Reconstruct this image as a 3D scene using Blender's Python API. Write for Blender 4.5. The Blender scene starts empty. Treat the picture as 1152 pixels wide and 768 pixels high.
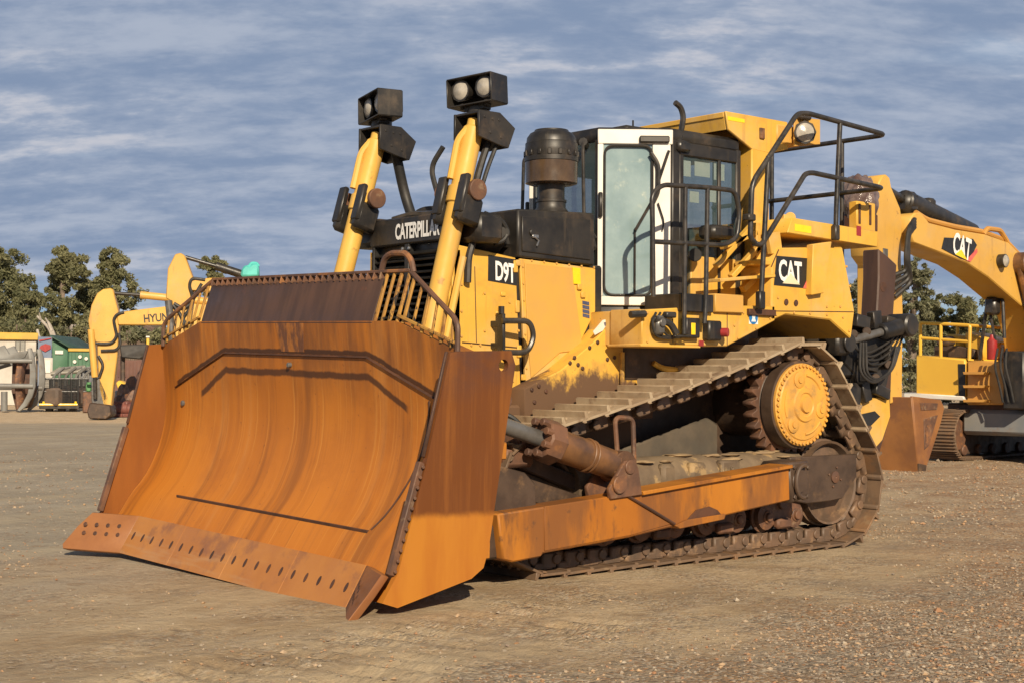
import bpy, bmesh, math, random
from mathutils import Vector, Matrix
random.seed(11)
PI = math.pi
scene = bpy.context.scene
col = scene.collection

# ---------------------------------------------------------------- camera
CAM = Vector((9.427, 10.061, 1.495))
YAW, PITCH, ROLL, FPX = math.radians(-129.8817), math.radians(1.5031), math.radians(0.364), 1687.5
FW = Vector((math.cos(YAW)*math.cos(PITCH), math.sin(YAW)*math.cos(PITCH), math.sin(PITCH)))
_r = FW.cross(Vector((0, 0, 1))).normalized(); _u = _r.cross(FW)
RT = _r*math.cos(ROLL) + _u*math.sin(ROLL)
UP = _u*math.cos(ROLL) - _r*math.sin(ROLL)
cd = bpy.data.cameras.new('camera'); cam = bpy.data.objects.new('camera', cd); col.objects.link(cam)
cd.sensor_width = 36.0; cd.lens = 36.0*FPX/1152.0; cd.clip_start = 0.1; cd.clip_end = 3000
mw = Matrix((RT, UP, -FW)).transposed().to_4x4(); mw.translation = CAM
cam.matrix_world = mw
scene.camera = cam

# ---------------------------------------------------------------- light, sky, exposure
SUN_AZ, SUN_EL = 62.0, 28.0
sd = bpy.data.lights.new('sun', 'SUN'); sd.energy = 5.0; sd.angle = math.radians(0.5); sd.color = (1.0, 0.84, 0.62)
sun = bpy.data.objects.new('sun', sd); col.objects.link(sun)
a, e = math.radians(SUN_AZ), math.radians(SUN_EL)
sv = Vector((math.cos(a)*math.cos(e), math.sin(a)*math.cos(e), math.sin(e)))
sun.rotation_euler = sv.to_track_quat('Z', 'Y').to_euler()
sun.location = (0, 0, 30)

w = bpy.data.worlds.new('World'); scene.world = w; w.use_nodes = True
nt = w.node_tree; N = nt.nodes; L = nt.links; N.clear()
def wn(t, **k):
    n = N.new(t)
    for a_, v_ in k.items(): setattr(n, a_, v_)
    return n
def wmath(op, a_, b_=None, c_=None):
    n = wn('ShaderNodeMath', operation=op)
    for i, v in enumerate((a_, b_, c_)):
        if v is None: continue
        if isinstance(v, (int, float)): n.inputs[i].default_value = v
        else: L.new(v, n.inputs[i])
    return n.outputs[0]
out = wn('ShaderNodeOutputWorld'); bg = wn('ShaderNodeBackground'); L.new(bg.outputs[0], out.inputs[0])
SKY_STRENGTH = 0.10
bg.inputs[1].default_value = SKY_STRENGTH
sky = wn('ShaderNodeTexSky', sky_type='NISHITA', sun_disc=False)
sky.sun_elevation = e; sky.sun_rotation = math.radians(90) - a
sky.air_density = 1.0; sky.dust_density = 1.4; sky.ozone_density = 1.5
tc = wn('ShaderNodeTexCoord'); sep = wn('ShaderNodeSeparateXYZ'); L.new(tc.outputs['Generated'], sep.inputs[0])
zc = wmath('ADD', wmath('MAXIMUM', sep.outputs[2], 0.0), 0.34)
# turn the plan so that u runs across the view and v away from it: the cloud rolls lie across the view
cu, su = math.cos(YAW), math.sin(YAW)
vv = wmath('DIVIDE', wmath('ADD', wmath('MULTIPLY', sep.outputs[0], cu), wmath('MULTIPLY', sep.outputs[1], su)), zc)
uu = wmath('DIVIDE', wmath('SUBTRACT', wmath('MULTIPLY', sep.outputs[0], su), wmath('MULTIPLY', sep.outputs[1], cu)), zc)
def cloud(su_, sv_, scale, detail, rough, off, dist=0.0):
    cmb = wn('ShaderNodeCombineXYZ')
    L.new(wmath('MULTIPLY', uu, su_), cmb.inputs[0]); L.new(wmath('MULTIPLY', vv, sv_), cmb.inputs[1]); cmb.inputs[2].default_value = off
    n = wn('ShaderNodeTexNoise'); L.new(cmb.outputs[0], n.inputs['Vector'])
    n.inputs['Scale'].default_value = scale; n.inputs['Detail'].default_value = detail; n.inputs['Roughness'].default_value = rough
    n.inputs['Distortion'].default_value = dist
    return n.outputs['Fac']
def ramp(f, lo, hi, a_=0.0, b_=1.0):
    n = wn('ShaderNodeMapRange', interpolation_type='SMOOTHSTEP'); L.new(f, n.inputs[0])
    for i, v in enumerate((lo, hi, a_, b_)): n.inputs[i+1].default_value = v
    return n.outputs[0]
def mixc(f, c1, c2):
    n = wn('ShaderNodeMix', data_type='RGBA')
    if isinstance(f, (int, float)): n.inputs[0].default_value = f
    else: L.new(f, n.inputs[0])
    for i, c in ((6, c1), (7, c2)):
        if isinstance(c, tuple): n.inputs[i].default_value = (*c, 1)
        else: L.new(c, n.inputs[i])
    return n.outputs[2]
big = cloud(0.55, 1.0, 3.2, 3, 0.5, 3.3, 0.2)
rolls = cloud(0.50, 1.15, 11.0, 6, 0.58, 7.1, 0.15)
fine = cloud(0.7, 1.1, 34.0, 5, 0.6, 1.7, 0.1)
body = wmath('ADD', wmath('MULTIPLY', rolls, 0.74), wmath('MULTIPLY', fine, 0.26))
CL_DARK, CL_LIGHT = (1.85, 2.45, 3.60), (3.25, 3.7, 4.6)
ccol = mixc(ramp(body, 0.36, 0.66), CL_DARK, CL_LIGHT)
ccol = mixc(wmath('MULTIPLY', ramp(big, 0.46, 0.62), ramp(body, 0.50, 0.68, 0, 0.85)), ccol, (5.0, 4.95, 5.3))
gaps = wmath('MULTIPLY', ramp(cloud(0.35, 1.0, 3.5, 3, 0.5, 12.0, 0.2), 0.62, 0.76), 0.45)
allc = mixc(gaps, ccol, sky.outputs[0])
# the cloud sheet ends a little above the horizon: clear pale sky under its edge
allc = mixc(ramp(wmath('ADD', sep.outputs[2], wmath('MULTIPLY', wmath('SUBTRACT', rolls, 0.5), 0.06)), 0.020, 0.070), (3.0, 4.3, 5.4), allc)
# clouds above the view are darkened overhead to deepen the shadows below
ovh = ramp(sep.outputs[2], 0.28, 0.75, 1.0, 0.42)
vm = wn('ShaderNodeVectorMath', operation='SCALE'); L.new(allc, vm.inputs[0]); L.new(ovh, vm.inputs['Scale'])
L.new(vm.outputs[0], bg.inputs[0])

scene.render.engine = 'CYCLES'
scene.cycles.use_denoising = True
scene.cycles.max_bounces = 6; scene.cycles.diffuse_bounces = 3; scene.cycles.glossy_bounces = 3
scene.cycles.transparent_max_bounces = 12
vs = scene.view_settings
vs.view_transform = 'Standard'; vs.look = 'None'; vs.gamma = 1.0; vs.exposure = 0.30; vs.use_curve_mapping = False

# ---------------------------------------------------------------- points: a pixel of the picture met with a plane of the world
def ray(px, py): return (FW*FPX + RT*(px-576) + UP*(384-py))
def P(px, py, **k):
    d = ray(px, py); ax, v = list(k.items())[0]; i = 'xyz'.index(ax)
    return CAM + d*((v-CAM[i])/d[i])
def PP(px, py, O, nrm):
    d = ray(px, py); return CAM + d*((O-CAM).dot(nrm)/d.dot(nrm))
def AT(px, py, dist):
    d = ray(px, py); return CAM + d*(dist/math.hypot(d.x, d.y))
def side(y, pts):
    return [(P(a, b, y=y).x, P(a, b, y=y).z) for a, b in pts]

# ---------------------------------------------------------------- mesh builder
def fillet(pts, rad, n=5, closed=False):
    pts = [Vector(p) for p in pts]; o = []
    for i, p in enumerate(pts):
        if not closed and i in (0, len(pts)-1): o.append(p); continue
        a_ = (pts[i-1]-p); b_ = (pts[(i+1) % len(pts)]-p)
        r_ = min(rad, a_.length*0.45, b_.length*0.45)
        s_, t_ = p+a_.normalized()*r_, p+b_.normalized()*r_
        for k in range(n+1):
            q = k/n; o.append(s_*(1-q)**2 + p*2*q*(1-q) + t_*q*q)
    return o

class MB:
    def __init__(self): self.v = []; self.f = []; self.mi = []
    def _take(self, bm, mi=0):
        bm.verts.index_update(); o = len(self.v)
        self.v += [tuple(v.co) for v in bm.verts]
        for f in bm.faces: self.f.append([v.index+o for v in f.verts]); self.mi.append(mi)
        bm.free(); return self
    def raw(self, vs_, fs, mi=0):
        o = len(self.v); self.v += [tuple(v) for v in vs_]
        for f in fs: self.f.append([i+o for i in f]); self.mi.append(mi)
        return self
    def _bevel(self, bm, b, seg=1):
        if b > 0:
            bm.normal_update()
            es = [e_ for e_ in bm.edges if len(e_.link_faces) == 2 and e_.calc_face_angle(0) > 0.5]
            bmesh.ops.bevel(bm, geom=es, offset=b, offset_type='OFFSET', segments=seg, profile=0.6, affect='EDGES', clamp_overlap=True)
    def box(self, c, s, b=0.008, rot=None, mi=0):
        bm = bmesh.new(); bmesh.ops.create_cube(bm, size=1.0)
        for v in bm.verts: v.co = Vector((v.co.x*s[0], v.co.y*s[1], v.co.z*s[2]))
        self._bevel(bm, min(b, 0.3*min(s)))
        M = Matrix.Translation(Vector(c)) @ (rot.to_4x4() if rot else Matrix.Identity(4))
        bm.transform(M); return self._take(bm, mi)
    def bb(self, x0, x1, y0, y1, z0, z1, b=0.008, mi=0):
        return self.box(((x0+x1)/2, (y0+y1)/2, (z0+z1)/2), (abs(x1-x0), abs(y1-y0), abs(z1-z0)), b, None, mi)
    def prism(self, pts, vec, b=0.008, mi=0):
        bm = bmesh.new(); vec = Vector(vec)
        A = [bm.verts.new(Vector(p)) for p in pts]; B = [bm.verts.new(Vector(p)+vec) for p in pts]
        n = len(pts)
        bm.faces.new(A); bm.faces.new(B[::-1])
        for i in range(n): bm.faces.new((A[i], B[i], B[(i+1) % n], A[(i+1) % n]))
        bmesh.ops.recalc_face_normals(bm, faces=bm.faces)
        self._bevel(bm, b); return self._take(bm, mi)
    def pxz(self, pts, y0, y1, b=0.008, mi=0):
        return self.prism([(x, y0, z) for x, z in pts], (0, y1-y0, 0), b, mi)
    def pxy(self, pts, z0, z1, b=0.008, mi=0):
        return self.prism([(x, y, z0) for x, y in pts], (0, 0, z1-z0), b, mi)
    def bar(self, p, q, w_, h_, b=0.006, up=(0, 0, 1), mi=0):
        p, q = Vector(p), Vector(q); d = q-p; x = d.normalized(); u = Vector(up)
        y = u.cross(x)
        if y.length < 1e-4: y = Vector((0, 1, 0)).cross(x)
        y.normalize(); z = x.cross(y)
        R = Matrix((x, y, z)).transposed()
        return self.box((p+q)/2, (d.length, w_, h_), b, R, mi)
    def lathe(self, prof, o, ax, seg=28, mi=0):
        """prof: (r, t) pairs along the axis"""
        o, ax = Vector(o), Vector(ax).normalized()
        u = ax.orthogonal().normalized(); v = ax.cross(u)
        vs_, fs = [], []
        for r, t in prof:
            for k in range(seg):
                a_ = 2*PI*k/seg; vs_.append(o+ax*t+(u*math.cos(a_)+v*math.sin(a_))*r)
        for i in range(len(prof)-1):
            for k in range(seg):
                k2 = (k+1) % seg
                fs.append((i*seg+k, i*seg+k2, (i+1)*seg+k2, (i+1)*seg+k))
        if prof[0][0] > 1e-5: fs.append(tuple(range(seg))[::-1])
        if prof[-1][0] > 1e-5: fs.append(tuple((len(prof)-1)*seg+k for k in range(seg)))
        return self.raw(vs_, fs, mi)
    def cyl(self, p, q, r, r2=None, seg=20, b=0.006, mi=0):
        p, q = Vector(p), Vector(q); h = (q-p).length; r2 = r if r2 is None else r2
        b = min(b, r*0.3, h*0.3)
        return self.lathe([(max(r-b, 1e-4), 0), (r, b), (r2, h-b), (max(r2-b, 1e-4), h)], p, q-p, seg, mi)
    def tube(self, path, r, seg=8, rad=0.0, closed=False, mi=0):
        pts = fillet(path, rad, 5, closed) if rad > 0 else [Vector(p) for p in path]
        pts = [p for i, p in enumerate(pts) if i == 0 or (p-pts[i-1]).length > 1e-5]
        n = len(pts); vs_, fs = [], []; u = None
        for i, p in enumerate(pts):
            if closed: t = pts[(i+1) % n]-pts[i-1]
            else: t = pts[min(i+1, n-1)]-pts[max(i-1, 0)]
            t.normalize()
            if u is None: u = t.orthogonal().normalized()
            else:
                u = u-t*u.dot(t); u.normalize()
            v = t.cross(u); rr = r(i/(n-1)) if callable(r) else r
            for k in range(seg):
                a_ = 2*PI*k/seg; vs_.append(p+(u*math.cos(a_)+v*math.sin(a_))*rr)
        m = n if closed else n-1
        for i in range(m):
            j = (i+1) % n
            for k in range(seg):
                k2 = (k+1) % seg; fs.append((i*seg+k, i*seg+k2, j*seg+k2, j*seg+k))
        if not closed: fs += [tuple(range(seg))[::-1], tuple((n-1)*seg+k for k in range(seg))]
        return self.raw(vs_, fs, mi)
    def build(self, name, mat, parent=None, angle=38, flip=False, loc=None):
        me = bpy.data.meshes.new(name); me.from_pydata(self.v, [], self.f)
        mats = mat if isinstance(mat, (list, tuple)) else [mat]
        for m in mats: me.materials.append(m)
        me.polygons.foreach_set('material_index', self.mi)
        bm = bmesh.new(); bm.from_mesh(me); bmesh.ops.recalc_face_normals(bm, faces=bm.faces); bm.to_mesh(me); bm.free()
        me.polygons.foreach_set('use_smooth', [True]*len(me.polygons))
        me.set_sharp_from_angle(angle=math.radians(angle))
        o = bpy.data.objects.new(name, me); col.objects.link(o)
        if parent: o.parent = parent
        if loc is not None: o.location = loc
        return o

def thing(name, label, cat, loc=(0, 0, 0), rz=0.0, group=None):
    o = bpy.data.objects.new(name, None); col.objects.link(o); o.empty_display_size = 0.3
    o.location = loc; o.rotation_euler = (0, 0, rz)
    return tag(o, label, cat, group)
def tag(o, label, cat, group=None):
    o['label'] = label; o['category'] = cat
    if group: o['group'] = group
    return o
def dup(o, parent=None):
    c = o.copy(); col.objects.link(c)
    if parent: c.parent = parent
    for ch in list(o.children): dup(ch, c)
    return c
def lettering(s, o, right, up, w_, h_, mat, parent, name='lettering', depth=0.003, weight=0.02):
    cu_ = bpy.data.curves.new('t', 'FONT'); cu_.body = s; cu_.offset = weight; cu_.size = 1.0; cu_.resolution_u = 3
    cu_.space_character = 0.96
    to = bpy.data.objects.new('t', cu_); col.objects.link(to)
    dg = bpy.context.evaluated_depsgraph_get(); me = bpy.data.meshes.new_from_object(to.evaluated_get(dg))
    bpy.data.objects.remove(to); bpy.data.curves.remove(cu_)
    xs = [v.co.x for v in me.vertices]; ys = [v.co.y for v in me.vertices]
    x0, x1, y0, y1 = min(xs), max(xs), min(ys), max(ys)
    right, up = Vector(right).normalized(), Vector(up).normalized(); n = right.cross(up); o = Vector(o)
    for v in me.vertices:
        v.co = o + right*((v.co.x-x0)/(x1-x0)-0.5)*w_ + up*((v.co.y-y0)/(y1-y0)-0.5)*h_ + n*depth
    me.name = name; me.materials.clear(); me.materials.append(mat)
    ob = bpy.data.objects.new(name, me); col.objects.link(ob); ob.parent = parent
    return ob

# ---------------------------------------------------------------- materials
def material(name, c1, c2=None, scale=3.0, rough=0.5, metal=0.0, bump=0.0, bscale=40.0, layers=(), spec=0.5, lo=0.35, hi=0.65, stretch=None, bdist=0.01, trans=0.0, alpha=1.0, coat=0.0):
    m = bpy.data.materials.new(name); m.use_nodes = True
    nt_ = m.node_tree; n_ = nt_.nodes; l_ = nt_.links
    b = n_['Principled BSDF']; t = n_.new('ShaderNodeTexCoord'); oi = n_.new('ShaderNodeObjectInfo')
    wv = n_.new('ShaderNodeMath'); wv.operation = 'MULTIPLY'; wv.inputs[1].default_value = 37.0; l_.new(oi.outputs['Random'], wv.inputs[0])
    sepz = n_.new('ShaderNodeSeparateXYZ'); l_.new(t.outputs['Object'], sepz.inputs[0])
    def noise(sc, st=None, det=5, ro=0.6, off=0.0):
        n = n_.new('ShaderNodeTexNoise'); n.noise_dimensions = '4D'
        n.inputs['Scale'].default_value = sc; n.inputs['Detail'].default_value = det; n.inputs['Roughness'].default_value = ro
        mp = n_.new('ShaderNodeMapping'); l_.new(t.outputs['Object'], mp.inputs[0])
        mp.inputs['Location'].default_value = (off, off*0.7, off*1.3)
        if st: mp.inputs['Scale'].default_value = st
        l_.new(mp.outputs[0], n.inputs['Vector']); l_.new(wv.outputs[0], n.inputs['W'])
        return n.outputs['Fac']
    def mr(f, a_, b_, x=0.0, y=1.0):
        n = n_.new('ShaderNodeMapRange'); n.interpolation_type = 'SMOOTHSTEP'; l_.new(f, n.inputs[0])
        for i, v in enumerate((a_, b_, x, y)): n.inputs[i+1].default_value = v
        return n.outputs[0]
    def math_(op, a_, b_):
        n = n_.new('ShaderNodeMath'); n.operation = op
        for i, v in enumerate((a_, b_)):
            if isinstance(v, (int, float)): n.inputs[i].default_value = v
            else: l_.new(v, n.inputs[i])
        return n.outputs[0]
    def mix(f, a_, b_):
        n = n_.new('ShaderNodeMix'); n.data_type = 'RGBA'; l_.new(f, n.inputs[0])
        for i, c in ((6, a_), (7, b_)):
            if isinstance(c, tuple): n.inputs[i].default_value = (*c, 1)
            else: l_.new(c, n.inputs[i])
        return n.outputs[2]
    c = mix(mr(noise(scale, stretch), lo, hi), c1, c2 or c1)
    rg = None
    for k, ly in enumerate(layers):
        f = mr(noise(ly.get('scale', 5), ly.get('stretch'), 6, 0.65, 3.1+k*1.9), ly.get('lo', 0.5), ly.get('hi', 0.6), 0, ly.get('amt', 1.0))
        for ax in 'xyz':
            if ax in ly:   # band between two heights with a ragged border
                z0, z1 = ly[ax]; zz = math_('ADD', sepz.outputs['xyz'.index(ax)], math_('MULTIPLY', math_('SUBTRACT', noise(ly.get('rag', 2.5), ly.get('rstretch'), 6, 0.7, 9.0), 0.5), ly.get('amp', 0.5)))
                f = math_('MULTIPLY', f, mr(zz, z0, z1, 0, 1))
        if 'chev' in ly:   # dark band: flat in the middle, falling to both sides, ending at a given width
            (ya, za), (yb, zb), wd = ly['chev']
            ab = math_('ABSOLUTE', sepz.outputs[1], 0.0); k_ = (zb-za)/(yb-ya)
            zl = math_('ADD', math_('MULTIPLY', math_('MAXIMUM', math_('SUBTRACT', ab, ya), 0.0), k_), za)
            dz_ = math_('ABSOLUTE', math_('SUBTRACT', math_('ADD', sepz.outputs[2], math_('MULTIPLY', math_('SUBTRACT', noise(7, (1, 1, .4), 5, .7, 4.0), 0.5), 0.05)), zl), 0.0)
            f = math_('MULTIPLY', f, math_('MULTIPLY', mr(dz_, wd, wd*0.45), mr(ab, yb, yb-0.05)))
        c = mix(f, c, ly['col'])
        if 'rough' in ly:
            n = n_.new('ShaderNodeMix'); n.data_type = 'FLOAT'; l_.new(f, n.inputs[0])
            if rg is None: n.inputs[2].default_value = rough
            else: l_.new(rg, n.inputs[2])
            n.inputs[3].default_value = ly['rough']; rg = n.outputs[0]
    l_.new(c, b.inputs['Base Color'])
    if rg is None: rg = mr(noise(scale*2.3, None, 4, 0.6, 5.5), 0.3, 0.7, max(0.03, rough-0.08), min(1, rough+0.1))
    l_.new(rg, b.inputs['Roughness'])
    b.inputs['Metallic'].default_value = metal; b.inputs['Specular IOR Level'].default_value = spec
    b.inputs['Alpha'].default_value = alpha; b.inputs['Coat Weight'].default_value = coat
    if trans: b.inputs['Transmission Weight'].default_value = trans
    if bump:
        bn = n_.new('ShaderNodeBump'); bn.inputs['Strength'].default_value = bump; bn.inputs['Distance'].default_value = bdist
        l_.new(noise(bscale, None, 6, 0.65, 2.2), bn.inputs['Height']); l_.new(bn.outputs[0], b.inputs['Normal'])
    return m

DUST = (0.30, 0.21, 0.12)
YELC, YELD = (0.68, 0.395, 0.060), (0.59, 0.330, 0.048)
M = {}
M['yellow'] = material('machine yellow paint', YELC, YELD, 1.3, 0.45, spec=0.32, bump=0.05, bscale=9, layers=(
    {'col': (0.57, 0.38, 0.16), 'scale': 1.7, 'lo': 0.44, 'hi': 0.68, 'amt': 0.7, 'rough': 0.7},
    {'col': (0.42, 0.24, 0.08), 'scale': 2.2, 'stretch': (5, 5, .35), 'lo': 0.54, 'hi': 0.66, 'amt': 0.5},
    {'col': (0.46, 0.25, 0.06), 'scale': 6, 'lo': 0.52, 'hi': 0.72, 'amt': 0.5},
    {'col': (0.30, 0.15, 0.04), 'scale': 3.5, 'stretch': (9, 9, 0.5), 'lo': 0.60, 'hi': 0.74, 'amt': 0.45},
    {'col': (0.13, 0.065, 0.03), 'scale': 30, 'lo': 0.66, 'hi': 0.70, 'amt': 0.8}))
M['yellow_low'] = material('mud splashed yellow paint', YELC, YELD, 1.3, 0.45, bump=0.08, bscale=12, layers=(
    {'col': (0.45, 0.24, 0.06), 'scale': 5, 'lo': 0.5, 'hi': 0.7, 'amt': 0.6},
    {'col': (0.115, 0.062, 0.032), 'scale': 2, 'lo': 0.0, 'hi': 0.1, 'z': (1.62, 1.48), 'amp': 0.8, 'rag': 2.6, 'rstretch': (1.6, 1.6, 1.0), 'rough': 0.9},
    {'col': (0.10, 0.05, 0.03), 'scale': 28, 'lo': 0.63, 'hi': 0.68}))
M['tan'] = material('dusty faded yellow panel', (0.53, 0.295, 0.075), (0.57, 0.32, 0.06), 2.5, 0.6, layers=(
    {'col': (0.60, 0.30, 0.04), 'scale': 7, 'stretch': (4, 4, 0.8), 'lo': 0.58, 'hi': 0.75, 'amt': 0.5},))
M['black'] = material('satin black paint', (0.012, 0.011, 0.011), (0.03, 0.026, 0.022), 4, 0.42, bump=0.04, bscale=20, layers=(
    {'col': (0.095, 0.065, 0.042), 'scale': 4, 'lo': 0.50, 'hi': 0.75, 'amt': 0.65, 'rough': 0.75},
    {'col': (0.06, 0.045, 0.03), 'scale': 2.5, 'stretch': (5, 5, .6), 'lo': 0.54, 'hi': 0.7, 'amt': 0.6, 'rough': 0.7}))
M['black_tube'] = material('black powder coated tube', (0.018, 0.017, 0.016), (0.05, 0.042, 0.035), 9, 0.34)
M['rubber'] = material('black rubber hose', (0.013, 0.013, 0.013), (0.035, 0.03, 0.026), 6, 0.55)
M['blade'] = material('polished rusty blade face', (0.49, 0.172, 0.021), (0.42, 0.14, 0.017), 0.8, 0.5, bump=0.06, bscale=14, spec=0.25, stretch=(0.5, 3, 0.5), layers=(
    {'col': (0.50, 0.21, 0.05), 'scale': 0.9, 'stretch': (0.35, 6, 0.35), 'lo': 0.5, 'hi': 0.7, 'amt': 0.6},
    {'col': (0.27, 0.092, 0.022), 'scale': 0.8, 'stretch': (0.4, 9, 0.4), 'lo': 0.56, 'hi': 0.74, 'amt': 0.4},
    {'col': (0.30, 0.095, 0.018), 'scale': 1.3, 'lo': 0.46, 'hi': 0.7, 'amt': 0.5},
    {'col': (0.58, 0.25, 0.045), 'scale': 1.2, 'stretch': (0.35, 30, 0.35), 'lo': 0.54, 'hi': 0.66, 'amt': 0.55, 'rough': 0.42},
    {'col': (0.20, 0.07, 0.016), 'scale': 1.2, 'stretch': (0.3, 45, 0.3), 'lo': 0.58, 'hi': 0.68, 'amt': 0.5},
    {'col': (0.15, 0.058, 0.022), 'scale': 1.4, 'stretch': (0.6, 2.5, 0.5), 'lo': 0.34, 'hi': 0.66, 'amt': 0.85, 'z': (1.20, 1.80), 'amp': 0.6},
    {'col': (0.20, 0.072, 0.018), 'scale': 0.9, 'stretch': (0.4, 5, 0.3), 'lo': 0.52, 'hi': 0.66, 'amt': 0.6},
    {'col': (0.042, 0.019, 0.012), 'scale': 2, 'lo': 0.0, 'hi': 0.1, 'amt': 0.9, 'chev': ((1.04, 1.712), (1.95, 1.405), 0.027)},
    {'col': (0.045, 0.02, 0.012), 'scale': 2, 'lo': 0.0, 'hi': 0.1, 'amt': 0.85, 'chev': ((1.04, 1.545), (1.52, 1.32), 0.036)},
    {'col': (0.12, 0.045, 0.02), 'scale': 22, 'lo': 0.64, 'hi': 0.70, 'amt': 0.6}))
M['blade_side'] = material('rust brown end plate', (0.42, 0.165, 0.022), (0.36, 0.125, 0.018), 1.5, 0.55, bump=0.06, bscale=14, spec=0.25, stretch=(3, 3, 0.5), layers=(
    {'col': (0.135, 0.045, 0.012), 'scale': 2, 'lo': 0.0, 'hi': 0.1, 'z': (0.64, 0.70), 'amp': 0.12, 'rag': 2},
    {'col': (0.23, 0.082, 0.017), 'scale': 1.6, 'stretch': (7, 7, 0.4), 'lo': 0.45, 'hi': 0.66, 'amt': 0.75, 'z': (0.62, 0.70), 'amp': 0.1},
    {'col': (0.085, 0.04, 0.03), 'scale': 3, 'lo': 0.3, 'hi': 0.6, 'amt': 0.8, 'z': (1.35, 1.7), 'amp': 0.3}))
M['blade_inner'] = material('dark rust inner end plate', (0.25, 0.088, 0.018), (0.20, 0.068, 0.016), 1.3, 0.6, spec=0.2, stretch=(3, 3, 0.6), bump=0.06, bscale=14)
M['edge'] = material('worn cutting edge steel', (0.44, 0.185, 0.042), (0.37, 0.145, 0.035), 2.0, 0.5, bump=0.1, bscale=25, layers=(
    {'col': (0.20, 0.085, 0.045), 'scale': 3, 'lo': 0.5, 'hi': 0.65, 'amt': 0.7},
    {'col': (0.42, 0.24, 0.11), 'scale': 2.2, 'stretch': (1, 0.5, 6), 'lo': 0.52, 'hi': 0.68, 'amt': 0.5}))
M['endbit'] = material('dull red brown end bit steel', (0.22, 0.085, 0.03), (0.29, 0.12, 0.04), 2.5, 0.5, bump=0.12, bscale=25)
M['maroon'] = material('dark brown oxidised plate', (0.055, 0.029, 0.020), (0.078, 0.040, 0.026), 2.5, 0.5, stretch=(1, 4, 0.7), bump=0.08, bscale=18, layers=(
    {'col': (0.14, 0.05, 0.025), 'scale': 5, 'lo': 0.62, 'hi': 0.72, 'amt': 0.6},))
M['weld'] = material('dark scorched weld steel', (0.05, 0.024, 0.015), (0.095, 0.04, 0.02), 6, 0.6, bump=0.3, bscale=40)
M['wornpaint'] = material('chipped yellow paint on black steel', (0.33, 0.17, 0.045), (0.47, 0.255, 0.055), 6, 0.6, spec=0.3, layers=(
    {'col': (0.03, 0.024, 0.018), 'scale': 7, 'stretch': (3, 3, .8), 'lo': 0.54, 'hi': 0.58},
    {'col': (0.20, 0.085, 0.03), 'scale': 6, 'lo': 0.55, 'hi': 0.64, 'amt': 0.8}))
M['arm'] = material('rusted orange push arm', (0.43, 0.165, 0.021), (0.33, 0.115, 0.017), 1.2, 0.55, stretch=(1.2, 1, 0.5), spec=0.25, bump=0.06, bscale=14, layers=(
    {'col': (0.17, 0.07, 0.026), 'scale': 1.3, 'stretch': (1.6, 1, 0.4), 'lo': 0.44, 'hi': 0.60, 'amt': 0.8},
    {'col': (0.10, 0.048, 0.026), 'scale': 2.0, 'stretch': (4, 1, 1.2), 'lo': 0.56, 'hi': 0.72, 'amt': 0.75},
    {'col': (0.09, 0.05, 0.03), 'scale': 6, 'lo': 0.60, 'hi': 0.68, 'amt': 0.7}))
M['rust'] = material('brown rusted casting', (0.16, 0.075, 0.04), (0.085, 0.045, 0.03), 5, 0.62, bump=0.18, bscale=30, layers=(
    {'col': (0.30, 0.13, 0.045), 'scale': 4, 'lo': 0.54, 'hi': 0.66, 'amt': 0.8},
    {'col': (0.27, 0.19, 0.115), 'scale': 7, 'lo': 0.56, 'hi': 0.7, 'amt': 0.6}))
M['cyl_rust'] = material('rusted cylinder barrel', (0.18, 0.085, 0.034), (0.075, 0.04, 0.025), 4, 0.42, bump=0.1, bscale=25, layers=(
    {'col': (0.36, 0.16, 0.05), 'scale': 3, 'lo': 0.54, 'hi': 0.66, 'amt': 0.7},))
M['darksteel'] = material('dark grimy steel', (0.045, 0.028, 0.019), (0.075, 0.047, 0.031), 5, 0.55, bump=0.15, bscale=30, layers=(
    {'col': (0.20, 0.115, 0.055), 'scale': 4, 'lo': 0.54, 'hi': 0.7, 'amt': 0.7},))
M['shoe'] = material('dusty track shoe', (0.38, 0.30, 0.20), (0.28, 0.20, 0.125), 4, 0.75, bump=0.2, bscale=35, layers=(
    {'col': (0.15, 0.088, 0.05), 'scale': 5, 'lo': 0.52, 'hi': 0.66, 'amt': 0.75},
    {'col': (0.38, 0.30, 0.22), 'scale': 8, 'lo': 0.58, 'hi': 0.7, 'amt': 0.6}))
M['shoe_rust'] = material('brown rusted track shoe', (0.175, 0.11, 0.065), (0.12, 0.078, 0.05), 4, 0.6, bump=0.2, bscale=35, layers=(
    {'col': (0.24, 0.125, 0.055), 'scale': 4, 'lo': 0.5, 'hi': 0.66, 'amt': 0.7},
    {'col': (0.27, 0.19, 0.11), 'scale': 8, 'lo': 0.58, 'hi': 0.7, 'amt': 0.5}))
M['link'] = material('rusty track link', (0.15, 0.09, 0.055), (0.09, 0.06, 0.04), 6, 0.6, bump=0.15, bscale=40, layers=(
    {'col': (0.28, 0.17, 0.09), 'scale': 5, 'lo': 0.54, 'hi': 0.66, 'amt': 0.7},))
M['frame'] = material('dust caked track frame', (0.19, 0.135, 0.08), (0.115, 0.08, 0.05), 3, 0.7, bump=0.3, bscale=22, layers=(
    {'col': (0.36, 0.24, 0.11), 'scale': 4, 'lo': 0.55, 'hi': 0.63, 'amt': 0.85},
    {'col': (0.07, 0.05, 0.035), 'scale': 3, 'lo': 0.56, 'hi': 0.7, 'amt': 0.7}))
M['dirt'] = material('packed clay dirt', (0.34, 0.235, 0.12), (0.24, 0.165, 0.095), 6, 0.95, bump=.5, bscale=30)
M['guard'] = material('dusty grey green guard plate', (0.075, 0.062, 0.046), (0.11, 0.085, 0.058), 3, 0.7, bump=.1, bscale=20, layers=({'col': (0.07, 0.05, 0.035), 'scale': 2, 'lo': .5, 'hi': .7, 'amt': .7},))
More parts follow.
